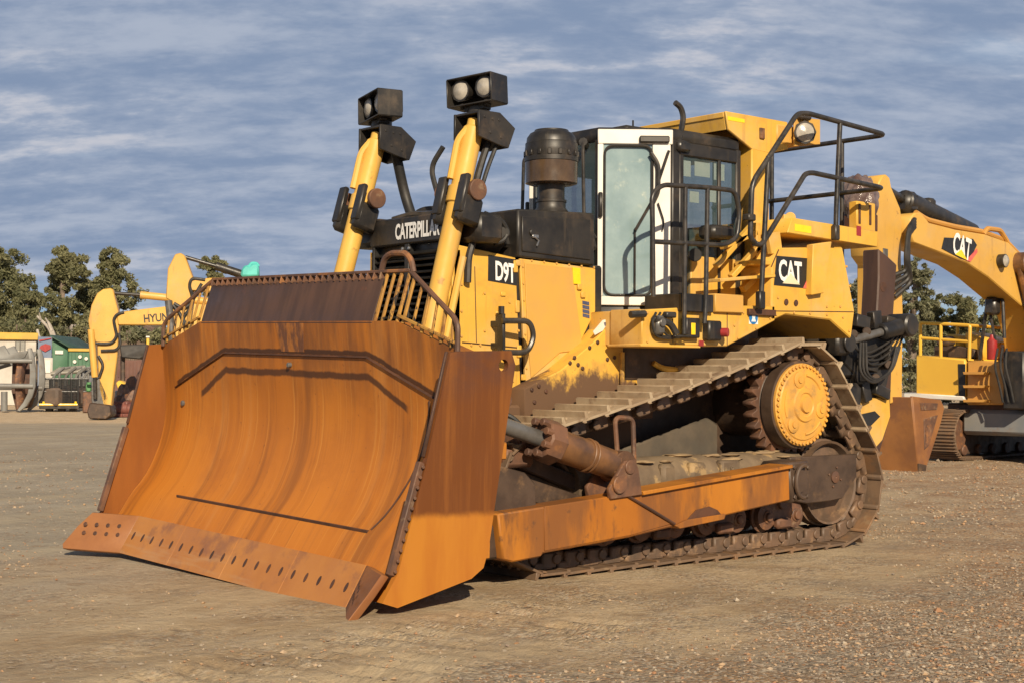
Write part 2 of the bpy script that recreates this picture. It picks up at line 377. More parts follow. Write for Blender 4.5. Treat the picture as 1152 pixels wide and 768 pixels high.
M['hub'] = material('yellow hub casting', (0.66, 0.34, 0.05), (0.56, 0.29, 0.06), 5, 0.55, bump=0.12, bscale=30, layers=(
    {'col': (0.34, 0.20, 0.07), 'scale': 8, 'lo': 0.5, 'hi': 0.68, 'amt': 0.7},))
M['liftyellow'] = material('faded cream yellow paint', (0.66, 0.40, 0.085), (0.58, 0.33, 0.06), 1.5, 0.5, spec=0.3, layers=({'col': (0.34, 0.18, 0.06), 'scale': 9, 'lo': 0.60, 'hi': 0.68, 'amt': 0.7}, {'col': (0.5, 0.34, 0.16), 'scale': 2.5, 'stretch': (3, 3, .5), 'lo': 0.5, 'hi': 0.68, 'amt': 0.6}))
M['white'] = material('white cab paint', (0.72, 0.69, 0.63), (0.66, 0.62, 0.55), 3, 0.4)
M['chrome'] = material('steel rod', (0.42, 0.42, 0.42), (0.30, 0.29, 0.28), 5, 0.28, metal=0.8)
M['greysteel'] = material('grey steel rod', (0.15, 0.145, 0.14), (0.10, 0.09, 0.08), 5, 0.38, metal=0.3)
M['cabglass'] = material('dusty tinted glass', (0.25, 0.35, 0.37), (0.36, 0.47, 0.48), 2.5, 0.07, spec=1.0, layers=(
    {'col': (0.55, 0.60, 0.50), 'scale': 7, 'lo': 0.56, 'hi': 0.72, 'amt': 0.7, 'rough': 0.5},
    {'col': (0.20, 0.30, 0.33), 'scale': 1.6, 'lo': 0.5, 'hi': 0.7, 'amt': 0.6},
    {'col': (0.62, 0.66, 0.62), 'scale': 4, 'stretch': (6, 6, 0.7), 'lo': 0.62, 'hi': 0.74, 'amt': 0.5}), alpha=0.74)
M['clearglass'] = material('cab window glass', (0.06, 0.10, 0.11), (0.09, 0.13, 0.13), 3, 0.05, spec=0.7, alpha=0.28)
M['lens'] = material('frosted lamp lens', (0.42, 0.385, 0.33), (0.28, 0.26, 0.23), 12, 0.18, spec=0.7, bump=0.15, bscale=60)
M['grille'] = material('black radiator slats', (0.010, 0.010, 0.010), (0.022, 0.02, 0.018), 8, 0.45)
M['sign_white'] = material('white lettering vinyl', (0.78, 0.77, 0.74), None, 5, 0.5)
M['sign_black'] = material('black decal vinyl', (0.014, 0.014, 0.015), (0.02, 0.02, 0.02), 6, 0.45)
M['sign_red'] = material('red decal stripe', (0.55, 0.05, 0.07), (0.62, 0.14, 0.10), 5, 0.5)
M['sign_yellow'] = material('yellow reflector tape', (0.85, 0.55, 0.01), (0.9, 0.62, 0.02), 8, 0.35)
M['sign_blue'] = material('blue mandatory sticker', (0.02, 0.16, 0.42), None, 5, 0.5)
M['navy'] = material('navy label print', (0.05, 0.06, 0.12), (0.09, 0.10, 0.16), 9, 0.5)
M['red'] = material('red plastic', (0.33, 0.025, 0.025), (0.26, 0.03, 0.03), 7, 0.4)
M['seat'] = material('dark blue seat fabric', (0.03, 0.045, 0.07), (0.05, 0.065, 0.09), 20, 0.8)
M['paper'] = material('pale green paper notes', (0.55, 0.66, 0.60), (0.62, 0.70, 0.64), 6, 0.7)

# ================================================================ THE BULLDOZER (front is +X, its left side is +Y)
dz = thing('bulldozer', 'huge yellow crawler bulldozer with a rusty orange blade, filling the middle of the yard', 'bulldozer')
TILT = -0.025
S2 = (1, -1)

# ---------------------------------------------------------------- blade
PROF = [(3.80, 0.10), (3.665, 0.27), (3.545, 0.455), (3.44, 0.57), (3.365, 0.70), (3.295, 0.87), (3.258, 1.02), (3.243, 1.17), (3.247, 1.34), (3.266, 1.50), (3.285, 1.70), (3.315, 1.945)]
def prof_x(z):
    for (x0, z0), (x1, z1) in zip(PROF, PROF[1:]):
        if z <= z1: t = (z-z0)/(z1-z0); return x0+(x1-x0)*t
    return PROF[-1][0]
def ztop(y): return 1.945 - max(0, abs(y)-1.42)*0.285
mb = MB(); ys = [-2.155+4.31*i/48 for i in range(49)] + []
ys = sorted(set([round(v, 4) for v in ys] + [-1.42, 1.42]))
rows = []
NZ = 26
for y in ys:
    zt = ztop(y); r_ = []
    for i in range(NZ+1):
        z = 0.10+(zt-0.10)*i/NZ; r_.append((prof_x(z), y, z))
    for i in range(NZ, -1, -5):
        z = 0.12+(zt-0.13)*i/NZ; back = 0.14+0.16*math.sin(PI*min(1, max(0, (z-0.1)/1.8)))*0.6
        r_.append((prof_x(z)-back, y, z))
    rows.append(r_)
n = len(rows[0]); vs_ = [p for r_ in rows for p in r_]; fs = []
for i in range(len(rows)-1):
    for k in range(n):
        k2 = (k+1) % n; fs.append((i*n+k, i*n+k2, (i+1)*n+k2, (i+1)*n+k))
fs += [tuple(range(n)), tuple((len(rows)-1)*n+k for k in range(n))]
mb.raw(vs_, fs)
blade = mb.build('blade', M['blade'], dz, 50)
blade.rotation_euler.x = TILT

def on_face(y, z, off=0.0):   # a point on the blade face
    dx = prof_x(z+0.02)-prof_x(z-0.02); nrm = Vector((0.04, 0, -dx)).normalized()
    return Vector((prof_x(z), y, z))+nrm*off
# raised liner strips welded on the face
def strip(path, w_, h_, name):
    m = MB(); pts = []
    for (y0, z0), (y1, z1) in zip(path, path[1:]):
        k = max(2, int(abs(y1-y0)/0.12))
        pts += [(y0+(y1-y0)*i/k, z0+(z1-z0)*i/k) for i in range(k)]
    pts.append(path[-1]); vs_, fs = [], []
    for i, (y, z) in enumerate(pts):
        vs_ += [on_face(y, z+w_/2, 0.001), on_face(y, z+w_/2-0.008, h_), on_face(y, z-w_/2+0.008, h_), on_face(y, z-w_/2, 0.001)]
    for i in range(len(pts)-1):
        for k in range(3): fs.append((i*4+k, i*4+k+1, i*4+k+5, i*4+k+4))
    fs += [(0, 1, 2, 3), tuple(4*(len(pts)-1)+k for k in range(4))]
    m.raw(vs_, fs); return m.build(name, M['weld'], blade)
strip([(-1.95, 1.378), (-1.04, 1.685), (1.04, 1.685), (1.95, 1.378)], 0.018, 0.018, 'wear_strip')
strip([(-1.36, 0.485), (1.44, 0.485)], 0.02, 0.016, 'wear_strip')
m = MB(); m.tube([on_face(1.76-.30*((1.40-z)/.9)**1.6, z, 0.002) for z in [1.40-.045*k for k in range(21)]], .009, 6); m.build('wear_strip', M['weld'], blade)
m = MB(); m.prism([on_face(-0.20, 1.93, 0.0), on_face(0.21, 1.93, 0.0), on_face(0.19, 1.71, 0.0), on_face(-0.14, 1.71, 0.0)], (0.004, 0, 0), 0.001)
m.build('welded_patch', material('scorched rust patch', (0.34, 0.125, 0.022), (0.13, 0.05, 0.022), 5, .6, stretch=(1, 2.5, .8), lo=.42, hi=.58, bump=.3, bscale=20), blade)
m = MB(); m.cyl(on_face(-0.02, 1.61, -0.01), on_face(-0.02, 1.61, 0.03), 0.02); m.build('plug', M['greysteel'], blade)
m = MB(); m.cyl(on_face(-1.82, 1.24, -0.01), on_face(-1.82, 1.24, 0.02), 0.025); m.build('plug', M['greysteel'], blade)

# cutting edge in three lengths with bolt holes
m = MB()
for i in range(4):
    y0, y1 = -1.69+i*0.845, -1.69+(i+1)*0.845
    m.prism([(3.875, y0+0.0012, 0.0), (3.70, y0+0.0012, 0.30), (3.665, y0+0.0012, 0.28), (3.83, y0+0.0012, -0.005)], (0, y1-y0-0.0024, 0), 0.0015)
for i in range(20):
    y = -1.60+i*0.168; c = Vector((3.79, y, 0.145)); nn = Vector((0.30, 0, 0.175)).normalized()
    up_ = Vector((-0.175, 0, 0.30)).normalized(); m.prism([c+nn*.0+up_*(.036*math.cos(t))+Vector((0, .017*math.sin(t), 0)) for t in [2*PI*k/12 for k in range(12)]], nn*0.003, 0, 1)
m.build('cutting_edge', [M['edge'], M['weld']], blade)
for s in S2:
    m = MB()
    a0, a1 = Vector((3.875, s*1.693, 0.0)), Vector((3.70, s*1.693, 0.30))
    b0, b1 = Vector((4.20, s*2.17, 0.0)), Vector((3.90, s*2.17, 0.31))
    if s < 0: b0 = Vector((4.19, s*2.19, 0.0)); b1 = Vector((3.93, s*2.16, 0.30))
    c1 = a1.lerp(b1, 0.1)
    m.prism([a0, a0.lerp(b0, 0.93), b0.lerp(b1, 0.12), b0.lerp(b1, 0.62), b1.lerp(a1, 0.06), c1, a1], (-0.06, 0, -0.02), 0.006)
    fx = (a1-a0).normalized(); fy = (b0-a0).normalized(); nn = fy.cross(fx); nn = nn if nn.x > 0 else -nn
    for i in range(4):
        for k in range(2):
            c = a0+fx*(0.16+0.08*k)+fy*(0.10+0.11*i+0.03*k)
            m.lathe([(0.0, 0.003), (0.015, 0.004), (0.019, 0.001)], c, nn, 12, 1)
    m.build('end_bit', [M['endbit'], M['weld']], blade)

# end plates
for s in S2:
    m = MB()
    pts = [(3.92, 0.135), (3.80, 0.32), (3.60, 1.00), (3.42, 1.735), (3.32, 1.745), (2.90, 1.755), (2.86, 1.66), (3.06, 0.42), (3.10, 0.30), (3.20, 0.235), (3.80, 0.095)]
    y0, y1 = (2.158, 2.20) if s > 0 else (-2.20, -2.158)
    hole = [(2.965+.042*math.cos(t), 1.655+.042*math.sin(t)) for t in [PI*0.5-2*PI*k/18 for k in range(19)]]
    k_ = pts.index((2.90, 1.755)); pts = pts[:k_]+[(2.965, 1.7537)]+hole+[(2.9649, 1.7537)]+pts[k_:]
    m.pxz(pts, y0, y1, 0)
    m.build('end_plate', [M['blade_side'] if s > 0 else M['blade_inner'], M['darksteel']], blade)
    m = MB(); yb = s*2.16
    m.bar((3.835, yb, 0.30), (3.615, yb, 1.02), 0.05, 0.045, 0.006, up=(1, 0, 0.3))
    for k in range(11):
        q = 0.04+k*0.092; m.cyl(Vector((3.835, s*2.205, 0.30)).lerp(Vector((3.615, s*2.205, 1.02)), q)-Vector((0, s*0.006, 0)), Vector((3.835, s*2.205, 0.30)).lerp(Vector((3.615, s*2.205, 1.02)), q)+Vector((0, s*0.004, 0)), 0.012, None, 8, 0.002)
    m.build('wear_bar', M['rust'], blade)
    m = MB(); m.bar((3.60, s*2.165, 1.05), (3.425, s*2.165, 1.74), 0.022, 0.024, 0.006, up=(1, 0, 0.3)); m.build('edge_trim', M['weld'], blade)
m = MB()
for y in (-1.7, -0.85, 0, 0.85, 1.7): m.pxz([(3.10, 0.25), (2.98, 1.75), (2.86, 1.6), (2.78, 1.0), (2.95, 0.3)], y-0.03, y+0.03)
m.bb(2.75, 3.05, -2.0, 2.0, 1.0, 1.12); m.bb(2.88, 3.18, -2.0, 2.0, 0.32, 0.44)
m.build('back_ribs', M['arm'], blade)

# spill guard
m = MB(); GX0, GX1 = 3.30, 3.195
def gx(z): return GX0+(GX1-GX0)*(z-1.945)/0.36
m.pxz([(gx(1.93)+0.012, 1.93), (gx(2.255)+0.012, 2.255), (gx(2.255)-0.008, 2.255), (gx(1.93)-0.008, 1.93)], -1.41, 1.13, 0.003)
m.build('spill_plate', M['maroon'], blade)
m = MB()
m.bar((gx(2.305), -1.42, 2.305), (gx(2.305), 1.44, 2.305), 0.05, 0.022, 0.004)
for s in S2:
    m.tube([(gx(2.305), s*1.42, 2.302), (3.29, s*2.06, 1.97), (3.30, s*2.12, 1.91), (3.30, s*2.12, 1.73)], 0.019, 8, 0.05)
m.tube([(gx(2.3), 1.06, 2.29), (gx(2.3), 1.10, 2.40), (gx(2.3), 1.18, 2.435), (gx(2.3), 1.36, 2.43), (gx(2.3), 1.43, 2.38), (gx(2.3), 1.46, 2.29)], 0.022, 8, 0.06)
m.build('guard_rail', M['rust'], blade)
m = MB()
k = 0; y = -1.40
while y < 1.42:
    z0 = 2.24 if y < 1.12 else 1.93
    if y < 1.12: m.bar((gx(z0), y, z0), (gx(2.30), y, 2.297), 0.014, 0.05, 0.003)
    y += 0.086
m.build('guard_comb', M['rust'], blade)
posts = [(1.15, 0.03), (1.24, 0.022), (1.33, 0.03), (1.425, 0.026)]
for s in S2:
    m = MB()
    for y, wd in (posts if s > 0 else []):
        m.bar((gx(1.93), y, 1.93), (gx(2.297), y, 2.297), wd, 0.018, 0.003)
    for i in range(6):
        y = 1.49+i*0.112; zt = 2.285-(y-1.42)*0.515
        m.bar((3.30-0.0*i, s*y, ztop(y)+0.0), (gx(2.3)+(y-1.42)*0.14, s*y, zt), 0.020 if i % 2 else 0.028, 0.016, 0.003)
    m.bar((3.31, s*1.44, 1.985), (3.31, s*2.10, 1.80), 0.02, 0.02, 0.003)
    m.build('guard_post_row', M['wornpaint'], blade)

# ---------------------------------------------------------------- push arms
for s in S2:
    root_y = 1.67
    top = side(root_y, [(560, 577.5), (706, 555), (888, 523.4)])
    bot = side(root_y, [(889, 562.5), (811, 580.5), (760, 591.5), (708, 604), (611, 622), (609.5, 626), (577, 632), (566, 629)])
    m = MB(); y0, y1 = (1.45, 1.67) if s > 0 else (-1.67, -1.45)
    m.pxz(top+bot, y0, y1, 0.012)
    # reinforcing plates welded on the outer face
    d = side(root_y, [(704, 557), (757, 588), (708, 601.5), (612, 619), (612, 569)])
    yo = s*1.676; m.prism([(x, yo-s*0.01, z) for x, z in d], (0, s*0.012, 0), 0.003)
    arm = m.build('push_arm', M['arm'], dz)
    m = MB(); tp = side(root_y, [(720, 554.5), (888, 524.4)])
    m.bar((tp[0][0], s*1.58, tp[0][1]+0.004), (tp[1][0], s*1.58, tp[1][1]+0.004), 0.26, 0.03, 0.004); m.build('top_flange', M['arm'], arm)
    m = MB(); sl = side(root_y, [(704.5, 557), (757, 588.5)]); m.tube([(sl[0][0], s*1.69, sl[0][1]), (sl[1][0], s*1.69, sl[1][1])], 0.012, 6)
    m.build('weld_seam', M['weld'], arm)
    m = MB(); b_ = side(root_y, [(757, 590.5), (770, 584), (814, 577), (812, 583.5), (762, 594)])
    m.pxz(b_, s*1.44, s*1.70, 0.005); m.build('pivot_pad', M['arm'], arm)
    m = MB(); e_ = side(root_y, [(772, 584), (782, 573), (797, 569), (806, 573), (811, 579)]); m.prism([(x, s*1.6725, z) for x, z in e_], (0, s*0.012, 0), 0.002)
    m.build('pivot_recess', M['weld'], arm)
    # trunnion yoke at the rear
    m = MB(); q = side(1.66, [(887, 520), (911, 517), (912, 558), (890, 566)])
    m.pxz(q, s*1.34, s*1.66, 0.02)
    c = P(901, 541, y=1.66)
    pts = [Vector((c.x+0.10*math.cos(t), s*1.69, c.z+0.14*math.sin(t))) for t in [PI*(-0.55+1.15*i/12) for i in range(13)]]
    m.tube(pts, 0.02, 8); m.cyl((c.x+0.02, s*1.3, c.z), (c.x+0.02, s*1.675, c.z), 0.10)
    for dx_, dz_ in ((-0.09, 0.12), (0.1, 0.13), (-0.08, -0.13), (0.09, -0.13)): m.cyl((c.x+dx_, s*1.65, c.z+dz_), (c.x+dx_, s*1.68, c.z+dz_), 0.022, None, 6)
    m.build('trunnion_yoke', M['darksteel'], arm)
    # bracket plate that carries the front end of the arm on the back of the blade
    m = MB(); q = side(1.52, [(556, 522), (590, 531), (602, 544), (603, 576), (575, 585), (556, 590)])
    m.pxz(q, s*1.46, s*1.53, 0.01); m.bb(2.42, 2.90, s*1.42, s*1.60, 0.20, 0.46, 0.02); m.build('arm_bracket', M['darksteel'], arm)

# ---------------------------------------------------------------- tilt cylinder (left) and brace (right)
for s in S2:
    y = s*1.56
    a_, b_ = P(566, 478, y=1.56), P(694, 524, y=1.56); a_.y = b_.y = y; d = (b_-a_)
    g0, g1, g2 = a_+d*0.30, a_+d*0.44, a_+d*0.96
    m = MB(); m.cyl(g1-d*0.02, g2, 0.125, 0.115, 26, 0.015)
    m.cyl(a_+d*0.70, a_+d*0.72, 0.134, None, 26); m.cyl(a_+d*0.735, a_+d*0.75, 0.132, None, 26)
    tc_ = m.build('tilt_cylinder', M['cyl_rust'], dz)
    m = MB(); m.cyl(a_-d*0.35, a_+d*0.34, 0.062, None, 20); m.build('rod', M['greysteel'], tc_)
    m = MB(); m.cyl(g0, g1, 0.165, 0.17, 8, 0.015)
    u_ = d.cross(Vector((0, 1, 0))).normalized(); v_ = d.normalized().cross(u_)
    for k in range(8):
        t = 2*PI*(k+0.5)/8; c = g0+(u_*math.cos(t)+v_*math.sin(t))*0.128; m.cyl(c-d.normalized()*0.05, c+d.normalized()*0.02, 0.03, None, 8)
    m.build('gland', M['rust'], tc_)
    m = MB(); m.cyl(b_-Vector((0, 0.10, 0)), b_+Vector((0, 0.10, 0)), 0.125, None, 24); m.build('rod_eye', M['cyl_rust'], tc_)
    m = MB()
    for yy in (-0.125, 0.125):
        m.pxz([(b_.x+0.05, b_.z+0.05), (b_.x+0.22, b_.z-0.16), (b_.x+0.2, b_.z-0.24), (b_.x-0.14, b_.z-0.22), (b_.x-0.10, b_.z-0.02), (b_.x-0.06, b_.z+0.06)], y+yy-0.02, y+yy+0.02, 0.006)
    m.cyl((b_.x, y-0.16, b_.z), (b_.x, y+0.16, b_.z), 0.055); m.cyl((b_.x+0.12, y+s*0.12, b_.z-0.13), (b_.x+0.12, y+s*0.17, b_.z-0.13), 0.07)
    m.build('mounting_lugs', M['rust'], tc_)
    m = MB(); p_, q_ = P(560, 508, y=1.25), P(655, 548, y=1.25); p_.y = q_.y = s*1.25; m.bar(p_, q_, 0.10, 0.12, 0.012); m.bar(p_+Vector((0.4, 0, -0.1)), Vector((1.2, s*1.3, 0.45)), 0.12, 0.16)
    m.build('diagonal_brace', M['darksteel'], dz)
# knuckle, hoses and clutter behind the end plate
m = MB(); c = P(585, 498, y=1.3)
m.cyl(c-Vector((0, 0.15, 0)), c+Vector((0, 0.12, 0)), 0.11); m.box(c+Vector((0.1, 0, -0.1)), (0.3, 0.25, 0.16), 0.03)
m.build('lift_link', M['rust'], dz); m = MB(); c2 = P(566, 450, y=1.0); m.cyl(c2-Vector((0, 0.2, 0)), c2+Vector((0, 0.05, 0)), 0.055); m.build('lift_link', M['rust'], dz)
for k in range(3):
    m = MB(); m.tube([P(556, 462+6*k, y=1.1), P(580, 470+8*k, y=1.2), P(598, 500+4*k, y=1.25), P(570, 515+6*k, y=1.2), P(556, 512+6*k, y=1.1)], 0.022, 8, 0.12)
    m.build('hydraulic_hose', M['rubber'], dz)

# ---------------------------------------------------------------- tracks
FI, RI, SP = Vector((1.81, 0, 0.575)), Vector((-1.77, 0, 0.575)), Vector((-1.25, 0, 1.30))
R_I, R_S = 0.458, 0.455       # radius of the chain line
def hull_path():
    # centres in order, walked clockwise seen from +Y: top front idler <- sprocket ... ; outer tangents between circles
    C3 = [(RI, R_I), (FI, R_I), (SP, R_S)]   # bottom run, front slope, rear slope
    segs = []
    for i in range(3):
        (A, ra), (B, rb) = C3[i], C3[(i+1) % 3]
        d = Vector((B.x-A.x, B.z-A.z)); L_ = d.length; d.normalize()
        nx = Vector((d.y, -d.x))                       # outward (right-hand side) normal for counter clockwise walk
        sn = (ra-rb)/L_; cs = math.sqrt(1-sn*sn)
        nn = nx*cs+d*sn
        segs.append((Vector((A.x, A.z))+nn*ra, Vector((B.x, B.z))+nn*rb, nn))
    pts = []
    for i in range(3):
        p, q, nn = segs[i]; p2, q2, n2 = segs[(i+1) % 3]
        sag = 0.045 if i == 1 else 0.0
        for k in range(60):
            t = k/60; pt = p.lerp(q, t); pt = pt-nn*(4*sag*t*(1-t)); pts.append(pt)
        B, rb = C3[(i+1) % 3]; a0 = math.atan2(nn.y, nn.x); a1 = math.atan2(n2.y, n2.x)
        while a1 < a0: a1 += 2*PI
        for k in range(40):
            a_ = a0+(a1-a0)*k/40; pts.append(Vector((B.x, B.z))+Vector((math.cos(a_), math.sin(a_)))*rb)
    return pts
path = hull_path(); cum = [0.0]
for i in range(len(path)): cum.append(cum[-1]+(path[(i+1) % len(path)]-path[i]).length)
TL = cum[-1]; NS = 43; PITCHT = TL/NS
def at_len(s_):
    s_ %= TL
    for i in range(len(path)):
        if s_ <= cum[i+1]:
            t = (s_-cum[i])/max(1e-9, cum[i+1]-cum[i]); return path[i].lerp(path[(i+1) % len(path)], t)
# shoes share one mesh: local x along travel, y across, z outward
me_shoe = None
for s in S2:
    yc = s*1.135
    # chain: two rows of links, pins
    m = MB()
    for i in range(NS):
        p, q = at_len(i*PITCHT), at_len((i+1)*PITCHT); mid = (p+q)/2; d = (q-p).normalized(); nn = Vector((d.y, -d.x))
        X = Vector((d.x, 0, d.y)); Z = Vector((nn.x, 0, nn.y)); Y = Z.cross(X)
        R = Matrix((X, Y, Z)).transposed()
        for sy in (-1, 1):
            for part, (w0, o0) in enumerate(((0.045, 0.10), (0.045, 0.145))):
                c = Vector((mid.x, yc+sy*o0, mid.y))+X*(PITCHT*(-0.24 if part else 0.24))+Z*0.012
                m.box(c, (PITCHT*0.62, w0, 0.125), 0.02, R)
            c = Vector((mid.x, yc+sy*0.12, mid.y))+Z*0.055; m.box(c, (PITCHT*0.8, 0.09, 0.06), 0.012, R)
        c = Vector((p.x, yc, p.y)); m.cyl(c-Vector((0, 0.185, 0)), c+Vector((0, 0.185, 0)), 0.042, None, 10)
    track = m.build('track', M['link'], dz)
    for i in range(NS):
        p, q = at_len(i*PITCHT), at_len((i+1)*PITCHT); mid = (p+q)/2; d = (q-p).normalized(); nn = Vector((d.y, -d.x))
        rusty = not ((d.x < -0.2 and nn.y > 0.2 and mid.y > 1.0))
        X = Vector((d.x, 0, d.y)); Z = Vector((nn.x, 0, nn.y)); Y = Z.cross(X)
        if me_shoe is None:
            mm = MB(); hp = PITCHT/2
            mm.prism([(-hp-0.022, -0.315, 0.079), (hp+0.035, -0.315, 0.092), (hp+0.035, -0.315, 0.113), (-hp-0.022, -0.315, 0.100)], (0, 0.63, 0), 0.003)
            mm.prism([(-hp+0.006, -0.315, 0.10), (-hp+0.046, -0.315, 0.10), (-hp+0.034, -0.315, 0.160), (-hp+0.010, -0.315, 0.160)], (0, 0.63, 0), 0.003)
            mm.prism([(hp-0.03, -0.315, 0.085), (hp+0.014, -0.315, 0.085), (hp+0.02, -0.315, 0.068), (hp-0.01, -0.315, 0.068)], (0, 0.63, 0), 0.002)
            for yy in (-0.16, -0.06, 0.06, 0.16):
                for xx in (-0.02, 0.06): mm.cyl((xx, yy, 0.10), (xx, yy, 0.122), 0.017, None, 6, 0.002)
            o = mm.build('track_shoe', M['shoe'], track); me_shoe = o.data
            o2_ = me_shoe.copy(); o2_.materials[0] = M['shoe_rust']; me_rust = o2_
        else:
            o = bpy.data.objects.new('track_shoe', me_shoe); col.objects.link(o); o.parent = track
        o.data = me_rust if rusty else me_shoe
        R = Matrix((X, Y, Z)).transposed().to_4x4(); R.translation = Vector((mid.x, yc, mid.y)); o.matrix_local = R

    # track frame with idlers, rollers and sprocket
    m = MB()
    yA, yB = s*1.0, s*1.32
    m.tube([(-1.35, s*1.15, 0.67), (1.45, s*1.15, 0.67)], 0.205, 22)
    m.bb(-1.0, 1.2, s*1.0, s*1.34, 0.52, 0.70, 0.05)
    for xx, ww in ((0.10, 0.20), (0.46, 0.16)): m.bb(xx-ww/2, xx+ww/2, s*1.27, s*1.38, 0.60, 0.82, 0.03)
    m.bb(-0.42, -0.18, s*1.28, s*1.375, 0.62, 0.83, 0.02)
    for dx_, dz_ in ((-0.37, 0.70), (-0.30, 0.76), (-0.23, 0.70)): m.lathe([(0.022, 0), (0.022, 0.01), (0.012, 0.012), (0, 0.004)], (dx_, s*1.374, dz_), (0, s, 0), 12)
    tf = m.build('track_frame', M['frame'], dz)
    m = MB(); rd = random.Random(8)
    for k in range(14):
        x = rd.uniform(-1.15, 0.9); bmd = bmesh.new(); bmesh.ops.create_icosphere(bmd, subdivisions=2, radius=1.0)
        s1, s2, s3 = rd.uniform(.05, .16), rd.uniform(.04, .09), rd.uniform(.008, .022); c_ = Vector((x, s*(1.15+rd.uniform(-.10, .13)), 0.0)); c_.z = 0.67+math.sqrt(max(0, .205**2-(abs(c_.y)-1.15)**2))
        for v in bmd.verts: k_ = 1+rd.uniform(-.25, .25); v.co = c_+Vector((v.co.x*s1*k_, v.co.y*s2*k_, v.co.z*s3*k_))
        m._take(bmd)
    m.build('packed_dirt', M['dirt'], tf, 80)
    m = MB(); q = side(1.35, [(889, 514), (964, 510), (964, 536), (957, 546), (948, 560), (934, 563), (908, 566), (889, 562)])
    m.pxz(q, s*1.30, s*1.35, 0.008)
    idp = m.build('idler_plate', M['darksteel'], tf)
    for C_, nm in ((RI, 'idler'), (FI, 'idler')):
        m = MB(); c = Vector((C_.x, yc, C_.z))
        m.lathe([(0.10, -0.14), (0.34, -0.07), (0.365, -0.13), (0.385, -0.14), (0.385, -0.055), (0.405, -0.05), (0.405, 0.05), (0.385, 0.055), (0.385, 0.14), (0.365, 0.13), (0.34, 0.06), (0.13, 0.10), (0.10, 0.16)], c, (0, 1, 0), 36)
        m.build(nm, M['link'], tf)
    m = MB(); c = P(939, 536, y=1.352); c.y = s*1.352
    m.lathe([(0.055, 0), (0.055, 0.012), (0.03, 0.018), (0.012, 0.02), (0.0, 0.008)], c, (0, s, 0), 18)
    for t in range(4): m.cyl(c+Vector((0.09*math.cos(t*PI/2+.3), 0, 0.09*math.sin(t*PI/2+.3))), c+Vector((0.09*math.cos(t*PI/2+.3), s*0.012, 0.09*math.sin(t*PI/2+.3))), 0.012, None, 6)
    m.build('pin_cap', M['rust'], tf)
    for k in range(8):
        x = -1.22+k*0.385
        m = MB()
        for sy in (-1, 1):
            m.lathe([(0.06, 0), (0.14, 0.01), (0.14, 0.03), (0.115, 0.035), (0.115, 0.085), (0.05, 0.10)], (x, yc+sy*0.085, 0.31), (0, sy, 0), 20)
        m.cyl((x, yc-0.22, 0.31), (x, yc+0.22, 0.31), 0.04, None, 10)
        m.build('track_roller', M['rust'], tf)
    for k in range(4):
        x = -1.03+k*0.77
        m = MB()
        m.pxz([(x-0.14, 0.22), (x+0.14, 0.22), (x+0.20, 0.36), (x+0.12, 0.54), (x-0.12, 0.54), (x-0.20, 0.36)], s*1.235, s*1.31, 0.02)
        m.bb(x-0.10, x+0.10, s*1.29, s*1.36, 0.20, 0.29, 0.02); m.cyl((x, s*1.3, 0.43), (x, s*1.345, 0.43), 0.06, None, 14)
        for dx_ in (-0.193, 0.193): m.cyl((x+dx_, s*1.27, 0.31), (x+dx_, s*1.33, 0.31), 0.06, None, 14)
        m.build('roller_bogie', M['rust'], tf)
    # sprocket and final drive
    m = MB(); NT = 27; vs_ = []
    ring = []
    for k in range(NT*4):
        t = 2*PI*k/(NT*4); r_ = (0.485, 0.485, 0.415, 0.415)[k % 4]; ring.append((SP.x+r_*math.cos(t), SP.z+r_*math.sin(t)))
    m.pxz(ring, yc-0.055, yc+0.055, 0.004)
    for k in range(NT):
        t = 2*PI*(k+.5)/NT; m.cyl((SP.x+0.36*math.cos(t), yc-0.07, SP.z+0.36*math.sin(t)), (SP.x+0.36*math.cos(t), yc+0.07, SP.z+0.36*math.sin(t)), 0.016, None, 6)
    sp = m.build('sprocket', M['rust'], dz)
    m = MB(); c = Vector((SP.x, 0, SP.z))
    m.lathe([(0.30, s*0.55), (0.30, s*0.95), (0.385, s*1.0), (0.385, s*1.19), (0.375, s*1.20), (0.375, s*1.215), (0.395, s*1.22), (0.395, s*1.335), (0.36, s*1.345)], c, (0, 1, 0), 48)
    m.build('drive_drum', M['darksteel'], sp)
    m = MB()
    m.lathe([(0.372, s*1.33), (0.372, s*1.365), (0.362, s*1.372), (0.325, s*1.374), (0.315, s*1.385), (0.16, s*1.395), (0.15, s*1.41), (0.11, s*1.412), (0.10, s*1.402), (0.075, s*1.402), (0.068, s*1.425), (0.0, s*1.428)], c, (0, 1, 0), 56)
    for k in range(44):
        t = 2*PI*k/44; b0 = Vector((SP.x+0.350*math.cos(t), s*1.37, SP.z+0.350*math.sin(t))); m.cyl(b0, b0+Vector((0, s*0.022, 0)), 0.0165, None, 6, 0.003)
    for k in range(3):
        t = 2*PI*k/3+1.25; b0 = Vector((SP.x+0.235*math.cos(t), s*1.385, SP.z+0.235*math.sin(t)))
        m.lathe([(0.075, 0), (0.075, 0.014), (0.06, 0.02), (0.03, 0.02), (0.03, 0.03), (0.0, 0.03)], b0, (0, s, 0), 18)
        t2 = t+0.42; p_ = [Vector((SP.x+0.265*math.cos(t2+j*0.1), s*1.389, SP.z+0.265*math.sin(t2+j*0.1))) for j in range(10)]; m.tube(p_, 0.012, 6)
    m.build('hub_cover', M['hub'], sp)
# grab loop beside the tilt cylinder
m = MB(); m.tube([P(697, 548, y=1.38), P(691.5, 469, y=1.38), P(712, 470, y=1.38), P(714, 548, y=1.38)], 0.021, 8, 0.06); m.build('grab_loop', M['rust'], dz)

